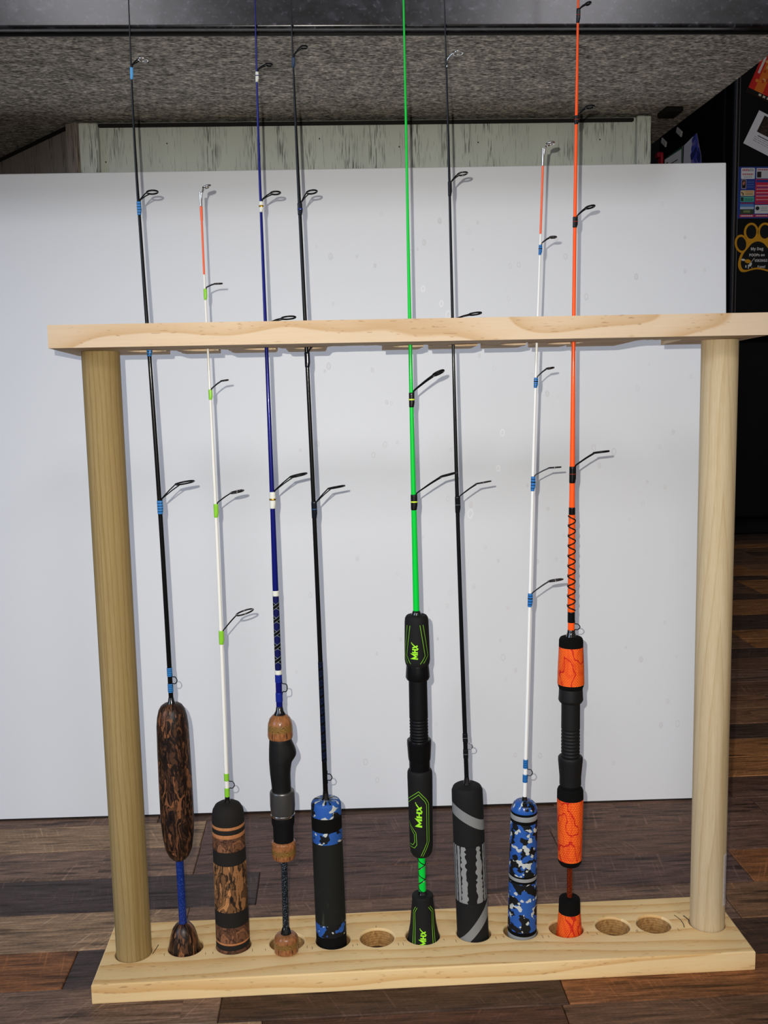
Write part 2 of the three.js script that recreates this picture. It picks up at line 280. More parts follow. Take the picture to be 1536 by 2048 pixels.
// ---------------------------------------------------------------- white board leaning on the cabinet
{
  const t = thing('white_panel', 'large plain white board standing on the floor behind the rod rack, leaning on the cabinet', 'board');
  const Wd = 1.02, Hd = 0.8125, g = box(Wd, Hd, 0.005, 0.0012); const uv = g.attributes.uv, p = g.attributes.position;
  for (let i = 0; i < uv.count; i++) uv.setXY(i, p.getX(i) / Wd + 0.5, p.getY(i) / Hd + 0.5);
  moved(g, -Wd / 2, Hd / 2, -0.0025); for (let i = 0; i < p.count; i++) p.setX(i, p.getX(i) - 0.0062 * p.getY(i));   // cut a little out of square
  part(t, 'panel', g, whiteboardMat);
  part(t, 'bottom_edge', moved(box(Wd - 0.004, 0.0025, 0.0056, 0.0008), -Wd / 2, 0.0012, -0.0025), mat({ color: 0x2a2420, roughness: 0.8 }), 'dark bare lower edge');
  t.position.set(0.4284, 0.0005, -0.3776); t.rotation.set(-0.05, -0.0285, 0, 'YXZ');
}
// ---------------------------------------------------------------- refrigerator and what sticks to it
{
  const f = thing('refrigerator', 'tall black refrigerator at the right edge, covered with magnets and papers', 'refrigerator');
  const black = mat({ color: 0x080808, roughness: 0.4, specularIntensity: 0.3 }), side = mat({ color: 0x070707, roughness: 0.6, specularIntensity: 0.25 }), x0 = 1.232;
  f.position.set(x0, 0, -2.43);
  part(f, 'body', moved(box(0.78, 1.7, 0.66, 0.012, 3), 0.395, 0.87, -0.42), side);
  part(f, 'lower_door', moved(box(0.79, 0.6, 0.075, 0.018, 4), 0.395, 0.36, -0.0375), black);
  part(f, 'upper_door', moved(box(0.79, 1.06, 0.075, 0.018, 4), 0.395, 1.2, -0.0375), black);
  part(f, 'door_gasket', moved(box(0.77, 1.66, 0.012, 0.003), 0.395, 0.88, -0.083), mat({ color: 0x141414, roughness: 0.9 }));
  part(f, 'kick_plate', moved(box(0.77, 0.05, 0.02, 0.003), 0.395, 0.03, -0.08), mat({ color: 0x080808, roughness: 0.7 }));
  for (const [x, w] of [[0.012, 0.005], [0.022, 0.003]]) part(f, 'edge_trim', moved(box(w, 1.02, 0.004, 0.0014, 2), x, 1.2, -0.0004), mat({ color: 0x55504a, roughness: 0.35, metalness: 0.5 }));
  const handle = mergeGeometries([box(0.022, 0.5, 0.02, 0.008, 3).translate(0.74, 1.15, 0.05), box(0.02, 0.03, 0.05, 0.006, 2).translate(0.74, 1.38, 0.025), box(0.02, 0.03, 0.05, 0.006, 2).translate(0.74, 0.92, 0.025)]);
  part(f, 'handle', handle, black);
}
function flatPiece(corners, depth, z, map, edge) {   // a thin slab from a plan outline in world x, y on the door, print over its face
  const s = new THREE.Shape(corners.map(([x, y]) => V2(x, y))), g = new THREE.ExtrudeGeometry(s, { depth, bevelEnabled: false });
  g.translate(0, 0, z); const b = new THREE.Box2().setFromPoints(corners.map(([x, y]) => V2(x, y))), uv = g.attributes.uv, p = g.attributes.position;
  for (let i = 0; i < p.count; i++) uv.setXY(i, (p.getX(i) - b.min.x) / (b.max.x - b.min.x), (p.getY(i) - b.min.y) / (b.max.y - b.min.y));
  return [g, [mat({ map, roughness: 0.5 }), mat({ color: edge, roughness: 0.6 })]];
}
const DOOR = -2.4295;
function turnedRect(x, y, w, h, a) { const c = Math.cos(a), s = Math.sin(a); return [[0, 0], [w, 0], [w, h], [0, h]].map(([u, v]) => [x + u * c - v * s, y + u * s + v * c]); }
function rectPiece(name, label, category, x, y, w, h, a, map, edge, depth = 0.0015) {
  const t = thing(name, label, category); t.position.set(x, y, DOOR); t.rotation.z = a;
  const [g, m] = flatPiece([[0, 0], [w, 0], [w, h], [0, h]], depth, 0, map, edge); part(t, 'sheet', g, m); return t;
}
{ // orange card: printed in orange and red, dark strip along its lower edge
  const map = drawn(512, 384, (c, w, h) => {
    c.fillStyle = '#e8731f'; c.fillRect(0, 0, w, h); c.fillStyle = '#d8261c'; c.fillRect(0, 0, 62, h); c.fillRect(150, 0, 60, h * 0.9);
    c.fillStyle = '#f0d9c8'; c.fillRect(24, 30, 22, 160); c.fillRect(240, 60, 16, 260);
    const r = rng(9); for (let i = 0; i < 70; i++) { c.fillStyle = ['#f08a2a', '#c9481a', '#f3b26a'][i % 3]; c.beginPath(); c.arc(r() * w, r() * h, 4 + r() * 18, 0, 7); c.fill(); }
    c.fillStyle = '#120d0b'; c.fillRect(0, h - 40, w, 40); c.fillStyle = '#d8c7a8'; for (let i = 0; i < 8; i++) c.fillRect(120 + i * 44, h - 32, 26, 20);
  });
  rectPiece('orange_card', 'orange and red printed card, topmost on the black refrigerator door', 'card', 1.274, 1.437, 0.17, 0.13, -0.42, map, 0xc05018);
}
{ // paper with a dark photograph above a few lines of small print
  const map = drawn(512, 512, (c, w, h) => {
    c.fillStyle = '#e9e3dd'; c.fillRect(0, 0, w, h); c.fillStyle = '#2c2118'; c.fillRect(70, 30, 420, 250);
    const r = rng(4); for (let i = 0; i < 260; i++) { c.fillStyle = `rgba(${120 + r() * 60},${90 + r() * 40},${50 + r() * 30},0.35)`; c.fillRect(90 + r() * 390, 40 + r() * 230, 3 + r() * 14, 3 + r() * 10); }
    c.fillStyle = '#3a4148'; c.fillRect(96, 318, 300, 12); c.fillStyle = '#6f6a66'; for (let i = 0; i < 3; i++) for (let x = 70; x < 440;) { const n = 14 + r() * 34; c.fillRect(x, 350 + i * 28, n, 6); x += n + 9; }
  });
  rectPiece('photo_paper', 'tilted white paper with a dark photograph on the black refrigerator door', 'paper', 1.2675, 1.279, 0.17, 0.112, -0.455, map, 0xcfc8c2, 0.0008);
}
{ // sheet of small advertisements on blue
  const map = drawn(1024, 840, (c, w, h) => {
    c.fillStyle = '#27408c'; c.fillRect(0, 0, w, h);
    const col = (x, k) => {
      const R = (f, x0, y0, ww, hh, rad = 10) => { c.fillStyle = f; c.beginPath(); c.roundRect(x + x0, y0, ww, hh, rad); c.fill(); };
      const lines = (f, x0, y0, n, gap, ww, hh) => { c.fillStyle = f; for (let i = 0; i < n; i++) for (let q = 0; q < ww;) { const m = 10 + ((i * 37 + q * 13) % 26); c.fillRect(x + x0 + q, y0 + i * gap, Math.min(m, ww - q), hh); q += m + 7; } };
      if (k === 0) {
        R('#e6e2dc', 14, 18, 226, 180, 16); lines('#c0303a', 34, 36, 2, 20, 110, 14); lines('#333', 140, 36, 2, 24, 84, 10); lines('#c86a6a', 34, 108, 1, 20, 180, 26); lines('#8a8a86', 60, 150, 2, 18, 130, 8);
        R('#b9a49c', 26, 206, 78, 152, 6); R('#17100e', 36, 216, 58, 130, 4); c.fillStyle = '#cf7a60'; c.beginPath(); c.ellipse(x + 64, 266, 16, 34, 0.2, 0, 7); c.fill(); lines('#5d6fae', 120, 240, 3, 40, 110, 16);
        R('#e6c58e', 14, 382, 226, 92, 14); lines('#d5824a', 90, 400, 1, 20, 130, 16); lines('#7a6240', 96, 436, 1, 20, 120, 14); c.fillStyle = '#3d3a36'; c.beginPath(); c.arc(x + 36, 420, 12, 0, 7); c.fill(); c.fillRect(x + 48, 424, 18, 40);
        R('#58b49a', 14, 484, 226, 86, 6); R('#20332c', 22, 496, 44, 62, 4); lines('#1f6b58', 84, 516, 2, 24, 140, 14); lines('#c0303a', 24, 582, 1, 20, 206, 16);
        R('#5f8fc6', 14, 606, 226, 60, 2); R('#b9c6d4', 14, 650, 226, 40, 2); R('#3f4a34', 14, 690, 226, 80, 2); R('#7f8a56', 70, 706, 110, 40, 4); R('#d02c3a', 8, 776, 238, 44, 2); lines('#f3dcdc', 28, 788, 1, 20, 200, 20);
      } else {
        R('#dcd6d0', 8, 22, 226, 168, 10); R('#2a1e1c', 20, 80, 70, 96, 3); lines('#c0303a', 20, 40, 1, 20, 190, 18);
        R('#d42a44', 0, 200, 240, 408, 4); c.fillStyle = '#27408c'; c.fillRect(x + 14, 214, 200, 40); lines('#f0b0b0', 20, 300, 5, 56, 200, 18); lines('#3a4fa0', 30, 330, 3, 120, 170, 14);
        R('#e2ded8', 0, 622, 240, 140, 6); c.fillStyle = '#2b2b2b'; c.beginPath(); c.arc(x + 44, 676, 32, 0, 7); c.fill(); lines('#888', 100, 650, 3, 30, 110, 10); R('#c02840', 0, 776, 240, 44, 2); lines('#f3dcdc', 20, 788, 1, 20, 190, 18);
      }
    };
    col(24, 0); col(280, 1); col(536, 0); col(776, 1);
  });
  rectPiece('advert_magnet', 'blue sheet of small colourful printed adverts, between the tilted paper and the paw magnet', 'magnet', 1.2538, 1.045, 0.205, 0.161, -0.006, map, 0x27408c, 0.002);
}
{ // paw-shaped magnet: amber rim, black pads, white lettering
  const S = 0.000192, t = thing('paw_magnet', 'paw-shaped amber and black magnet with white lettering on the refrigerator', 'magnet');
  t.position.set(1.3231, 0.951, DOOR);
  const amber = mat({ color: 0xe09a16, roughness: 0.5 }), ink = mat({ color: 0x11110f, roughness: 0.55 });
  const q = (x, y) => V2((x - 490) * S, -(y - 1500) * S);
  const oval = (cx, cy, rx, ry, rot) => { const s = new THREE.Shape(), pts = []; for (let i = 0; i < 40; i++) { const a = i / 40 * 2 * PI, x = Math.cos(a) * rx, y = Math.sin(a) * ry; pts.push(q(cx + x * Math.cos(rot) - y * Math.sin(rot), cy + x * Math.sin(rot) + y * Math.cos(rot))); } s.setFromPoints(pts); return s; };
  const padPts = (k) => [[490, 1350], [600, 1385], [690, 1480], [770, 1580], [815, 1690], [818, 1800], [770, 1880], [690, 1890], [600, 1866], [490, 1850], [380, 1866], [290, 1890], [210, 1880], [165, 1800], [170, 1690], [212, 1580], [292, 1480], [380, 1385]].map(([x, y]) => [490 + (x - 490) * k, 1640 + (y - 1640) * k]);
  const closed = (pts) => { const c = new THREE.CatmullRomCurve3(pts.map(([x, y]) => V3(q(x, y).x, q(x, y).y, 0)), true); return new THREE.Shape(c.getPoints(90).map((p) => V2(p.x, p.y))); };
  const ex = (s, d, z) => new THREE.ExtrudeGeometry(s, { depth: d, bevelEnabled: false }).translate(0, 0, z);
  const toes = [[210, 1425, 112, 152, -0.22], [372, 1232, 124, 150, 0.0], [608, 1232, 124, 150, 0.0], [770, 1425, 112, 152, 0.22]];
  part(t, 'rim', mergeGeometries([ex(closed(padPts(1)), 0.0015, 0), ...toes.map((o) => ex(oval(...o), 0.00152, 0)), ex(oval(490, 1400, 230, 170, 0), 0.00148, 0)]), amber);
  for (const [x, y, rx, ry, r] of toes) part(t, 'toe_pad', ex(oval(x, y, rx * 0.7, ry * 0.76, r), 0.001, 0.0012), ink);
  const map = drawn(1024, 800, (c, w, h) => {
    c.fillStyle = '#11110f'; c.fillRect(0, 0, w, h); const X = (x) => (x - 205) / 570 * w, Y = (y) => (y - 1375) / 480 * h;
    c.fillStyle = '#e4ddd2'; c.textAlign = 'center'; c.font = 'bold 112px sans-serif';
    c.fillText('My Dog', X(478), Y(1535)); c.font = 'bold 104px sans-serif'; c.fillText('POOPs on', X(480), Y(1635)); c.textAlign = 'left'; c.font = 'bold 100px sans-serif'; c.fillText('VIKINGS', X(440), Y(1728)); c.fillText('Fans!', X(492), Y(1830));
    // a small squatting dog in an amber coat
    c.fillStyle = '#e4ddd2'; c.beginPath(); c.ellipse(X(245), Y(1690), 62, 30, 0.1, 0, 7); c.fill(); c.fillRect(X(285), Y(1780), 34, 70); c.fillRect(X(330), Y(1770), 30, 110); c.beginPath(); c.ellipse(X(372), Y(1770), 40, 62, 0.5, 0, 7); c.fill();
    c.fillStyle = '#e09a16'; c.beginPath(); c.ellipse(X(325), Y(1715), 96, 54, 0.15, 0, 7); c.fill();
    c.strokeStyle = '#e4ddd2'; c.lineWidth = 14; c.beginPath(); c.moveTo(X(385), Y(1730)); c.lineTo(X(440), Y(1660)); c.stroke(); c.fillStyle = '#e4ddd2'; c.beginPath(); c.arc(X(398), Y(1815), 12, 0, 7); c.fill();
  });
  const g = ex(closed(padPts(0.86)), 0.001, 0.0012), uv = g.attributes.uv, p = g.attributes.position, a = q(205, 1855), b = q(775, 1375);
  for (let i = 0; i < p.count; i++) uv.setXY(i, (p.getX(i) - a.x) / (b.x - a.x), (p.getY(i) - a.y) / (b.y - a.y));
  part(t, 'main_pad', g, [mat({ map, roughness: 0.55 }), ink], 'black pad with white lettering');
}
{ // papers on the refrigerator's left side
  const SX = 1.2268, onSide = (name, label, category, pts, map, edge) => {
    const t = thing(name, label, category); t.position.set(SX, 0, 0); t.rotation.y = -PI / 2;
    const [g, m] = flatPiece(pts.map(([z, y]) => [z, y]), 0.001, 0, map, edge); part(t, 'sheet', g, m); return t;
  };
  const list = drawn(256, 256, (c, w, h) => { c.fillStyle = '#f0e6da'; c.fillRect(0, 0, w, h); c.fillStyle = '#2f5a3c'; c.fillRect(0, 0, w, 14); c.fillRect(w - 14, 0, 14, h); c.fillStyle = '#6a4a44'; c.fillRect(0, 40, 50, h); c.fillStyle = '#5b5450'; for (let i = 0; i < 6; i++) c.fillRect(80, 60 + i * 30, 110 - i * 6, 7); c.fillStyle = '#a07a6c'; c.fillRect(70, 150, 90, 80); });
  const poster = drawn(256, 256, (c, w, h) => { c.fillStyle = '#ece0de'; c.fillRect(0, 0, w, h); const r = rng(12); for (let i = 0; i < 150; i++) { c.fillStyle = ['#4a50a8', '#30356c', '#8a7abc', '#5a5cb8'][i % 4]; const x = 130 + r() * 110, y = 10 + r() * 220; c.beginPath(); c.ellipse(x, y, 6 + r() * 20, 10 + r() * 34, r() * 3, 0, 7); c.fill(); } c.fillStyle = '#d9cfc4'; c.beginPath(); c.arc(215, 190, 26, 0, 7); c.fill(); });
  onSide('list_paper', 'paper with a green border, half hidden behind the white board top right', 'paper', [[-3.07, 1.22], [-2.875, 1.22], [-2.875, 1.37], [-3.07, 1.366]], list, 0xb8aca2);
  onSide('poster', 'blue and mauve picture on the refrigerator side above the white board', 'poster', [[-2.868, 1.2], [-2.672, 1.2], [-2.69, 1.3], [-2.735, 1.382], [-2.86, 1.368]], poster, 0xb3a3a4);
  const clip = thing('red_clip', 'small red magnetic clip beside the green-bordered paper', 'clip'); clip.position.set(SX - 0.006, 1.355, -3.1);
  part(clip, 'jaw', box(0.012, 0.075, 0.04, 0.005, 3), mat({ color: 0xa01824, roughness: 0.4 })); part(clip, 'grip', box(0.02, 0.02, 0.03, 0.004, 3).translate(-0.008, 0.03, 0), mat({ color: 0x8a1420, roughness: 0.4 }));
  for (const [z, y, l] of [[-2.905, 1.425, 'small pale magnet higher on the refrigerator side, under the counter corner'], [-3.075, 1.427, 'narrow pale magnet on the refrigerator side nearest the cabinet']]) {
    const m = thing('pale_magnet', l, 'magnet'); m.position.set(SX - 0.003, y, z); m.rotation.x = 0.5;
    part(m, 'face', box(0.006, 0.02, 0.06, 0.0025, 2), mat({ color: 0xc4b4a4, roughness: 0.5 }));
  }
}

// ---------------------------------------------------------------- rod rack: two drilled boards on two dowels
const RACK = { L: 0.6096, D: 0.1034, T: 0.019, topY: 0.5822, tilt: -0.0374, topX: -0.00245 };
const HOLES = [-0.228, -0.1824, -0.1316, -0.0873, -0.0448, -0.0005, 0.0492, 0.0949, 0.1398, 0.1857, 0.2264], HOLE_R = 0.0166, HOLE_Z = -0.0552;
{
  const rack = thing('rod_rack', 'pale wooden rack of two drilled boards and two round posts, holding the fishing rods', 'rack');
  // base: shape x = x, y = -z
  const s = new THREE.Shape(); const hl = RACK.L / 2; s.moveTo(-hl, 0); s.lineTo(hl, 0); s.lineTo(hl, RACK.D); s.lineTo(-hl, RACK.D); s.closePath();
  const hole = (x, z, r) => { const h = new THREE.Path(); h.absarc(x, -z, r, 0, 2 * PI, true); s.holes.push(h); };
  for (const x of HOLES) hole(x, HOLE_Z, HOLE_R);
  hole(-0.2764, -0.0505, 0.0171); hole(0.2784, -0.0523, 0.0171);
  const b = 0.0012, bg = new THREE.ExtrudeGeometry(s, { depth: RACK.T - 2 * b, bevelEnabled: true, bevelSize: b, bevelThickness: b, bevelOffset: -b, bevelSegments: 2, curveSegments: 40 }).rotateX(-PI / 2).translate(0, b, 0);
  // bevelOffset widens the holes' walls by nothing: they keep their radius at the surface
  part(rack, 'base_board', metreUV(bg), pineBase, 'base board with a row of drilled holes');
  // the drilled walls: rough, scorched end grain with tool rings
  const bore = mat({ roughness: 0.9, map: pixels(256, 64, (u, v) => { const k = around(u, v, 6, 4, 3, 2) * 60 + Math.sin(v * 40 + u * 9) * 10 - smooth(0.2, 0.5, around(u, v, 2, 3, 2, 7)) * 40; return [170 + k, 128 + k * 0.9, 76 + k * 0.7]; }) });
  for (const x of HOLES) part(rack, 'hole_wall', new THREE.CylinderGeometry(HOLE_R - 0.00015, HOLE_R - 0.00015, RACK.T - 0.0028, 40, 1, true), bore).position.set(x, (RACK.T - 0.0016) / 2 - 0.0002, HOLE_Z);
  // pencil marks left beside the holes
  const pencil = mat({ color: 0x4a4038, roughness: 0.9 });
  const mark = (pts, r = 0.00028) => part(rack, 'pencil_mark', tubeAlong(pts.map(([x, z]) => V3(x, RACK.T + 0.00005, z)), r, 10, 5), pencil);
  mark([[-0.2548, -0.061], [-0.2562, -0.053], [-0.2578, -0.0455]], 0.0004);
  mark([[0.2517, -0.069], [0.2548, -0.06], [0.2548, -0.051], [0.2535, -0.0455]], 0.0004); mark([[0.2603, -0.067], [0.2625, -0.06], [0.2642, -0.052]], 0.0006); mark([[0.2645, -0.048], [0.265, -0.0445]], 0.0004);
  const r = rng(21);
  for (const x of HOLES) { for (const k of [-1, 1]) if (r() < 0.85) { const z = HOLE_Z + 0.008 + r() * 0.004, xx = x + k * (0.0182 + r() * 0.0022); mark([[xx, z], [xx + 0.0004, z + 0.003 + r() * 0.002]], 0.0002); } }
  mark([[-0.0448, -0.0765], [-0.0449, -0.0725]], 0.0002);
  // posts
  const post = (x, z, h, m) => { const p = part(rack, 'post', turned([[0.002, 0.0161], [0.0028, 0.0164], [h - 0.001, 0.0164], [h, 0.0162]], { seg: 56 }), m); p.position.set(x, 0, z); return p; };
  post(-0.2759, -0.0501, RACK.topY + 0.0004, poplarLeft);
  const pr = post(0.2787, -0.0523, RACK.topY + 0.0004, poplarRight);
  // a strip of printed price label that wraps round the right post
  const lab = new THREE.CylinderGeometry(0.01652, 0.01652, 0.052, 16, 1, true, PI * 0.2, PI * 0.26);
  const labMap = drawn(128, 512, (c, w, h) => { c.fillStyle = '#d9d2cc'; c.fillRect(0, 0, w, h); const q = rng(3); c.fillStyle = '#7d7473'; for (let y = 14; y < h - 14; y += 9) c.fillRect(8 + q() * 10, y, 20 + q() * 90, 4); c.fillStyle = '#4b4443'; c.fillRect(70, 150, 40, 300); });
  const lm = part(rack, 'price_label', lab, mat({ map: labMap, roughness: 0.5, side: THREE.DoubleSide }), 'narrow printed paper label on the right post'); lm.position.set(pr.position.x, 0.069, pr.position.z); lm.rotation.y = 0.0;
  // top board: each hole opens to the back edge through a ragged slot; two stretches have broken out
  const o = [], jag = rng(14), J = (k = 0.0012) => (jag() - 0.5) * 2 * k, D2 = RACK.D / 2;
  o.push([-hl, -D2], [hl, -D2], [hl, D2]);
  const back = D2;
  const slot = (x0, x1, hx, hr) => {   // walk along the back edge from right to left: into the slot, round the hole, out again
    const top = Math.sqrt(Math.max(0, hr * hr - Math.pow(Math.min(Math.abs(x1 - hx), hr * 0.98), 2))), top0 = Math.sqrt(Math.max(0, hr * hr - Math.pow(Math.min(Math.abs(x0 - hx), hr * 0.98), 2)));
    for (let i = 0; i < 5; i++) o.push([x1 + J() + (i === 0 ? 0.0015 : 0), mix(back, top + 0.001, i / 4)]);
    const a1 = Math.atan2(top, x1 - hx), a0 = Math.atan2(top0, x0 - hx);
    let from = a1, to = a0 - 2 * PI; if (to > from) to -= 2 * PI;
    for (let i = 1; i < 40; i++) { const a = mix(from, to, i / 40), rr = hr + J(0.0003); o.push([hx + Math.cos(a) * rr, Math.sin(a) * rr]); }
    for (let i = 4; i >= 0; i--) o.push([x0 + J() - (i === 0 ? 0.002 : 0), mix(back, top0 + 0.001, i / 4)]);
  };
  const broken = (x0, x1, deep) => { o.push([x1 + 0.001, back], [x1, back * 0.6], [x1 - 0.001, deep + 0.006]); const n = 16; for (let i = 1; i < n; i++) o.push([mix(x1 - 0.002, x0 + 0.002, i / n), deep + J(0.0028)]); o.push([x0 + 0.001, deep + 0.008], [x0, back * 0.6], [x0 - 0.001, back]); };
  broken(0.199, 0.2425, -0.018);
  slot(0.1465, 0.151, 0.1385, 0.0166); slot(0.1062, 0.1135, 0.0965, 0.0166); slot(0.0606, 0.0686, 0.049, 0.0166); slot(0.0116, 0.019, -0.0005, 0.0166);
  broken(-0.0757, -0.0245, -0.014);
  slot(-0.121, -0.111, -0.1325, 0.0166); slot(-0.1728, -0.1625, -0.186, 0.0166); slot(-0.2188, -0.2078, -0.2335, 0.0166);
  o.push([-hl, D2]);
  const ts = new THREE.Shape(o.map(([x, y]) => V2(x, y)));
  const th = new THREE.Path(); th.absarc(-0.0915, 0.002, 0.0135, 0, 2 * PI, true); ts.holes.push(th);
  const tg = new THREE.ExtrudeGeometry(ts, { depth: RACK.T, bevelEnabled: false, curveSegments: 32 }).rotateX(-PI / 2);
  const tb = part(rack, 'top_board', tg, pineTop, 'top board with ragged slots cut in from its back edge');
  tb.position.set(RACK.topX, RACK.topY, -RACK.D / 2); tb.rotation.x = RACK.tilt;
}
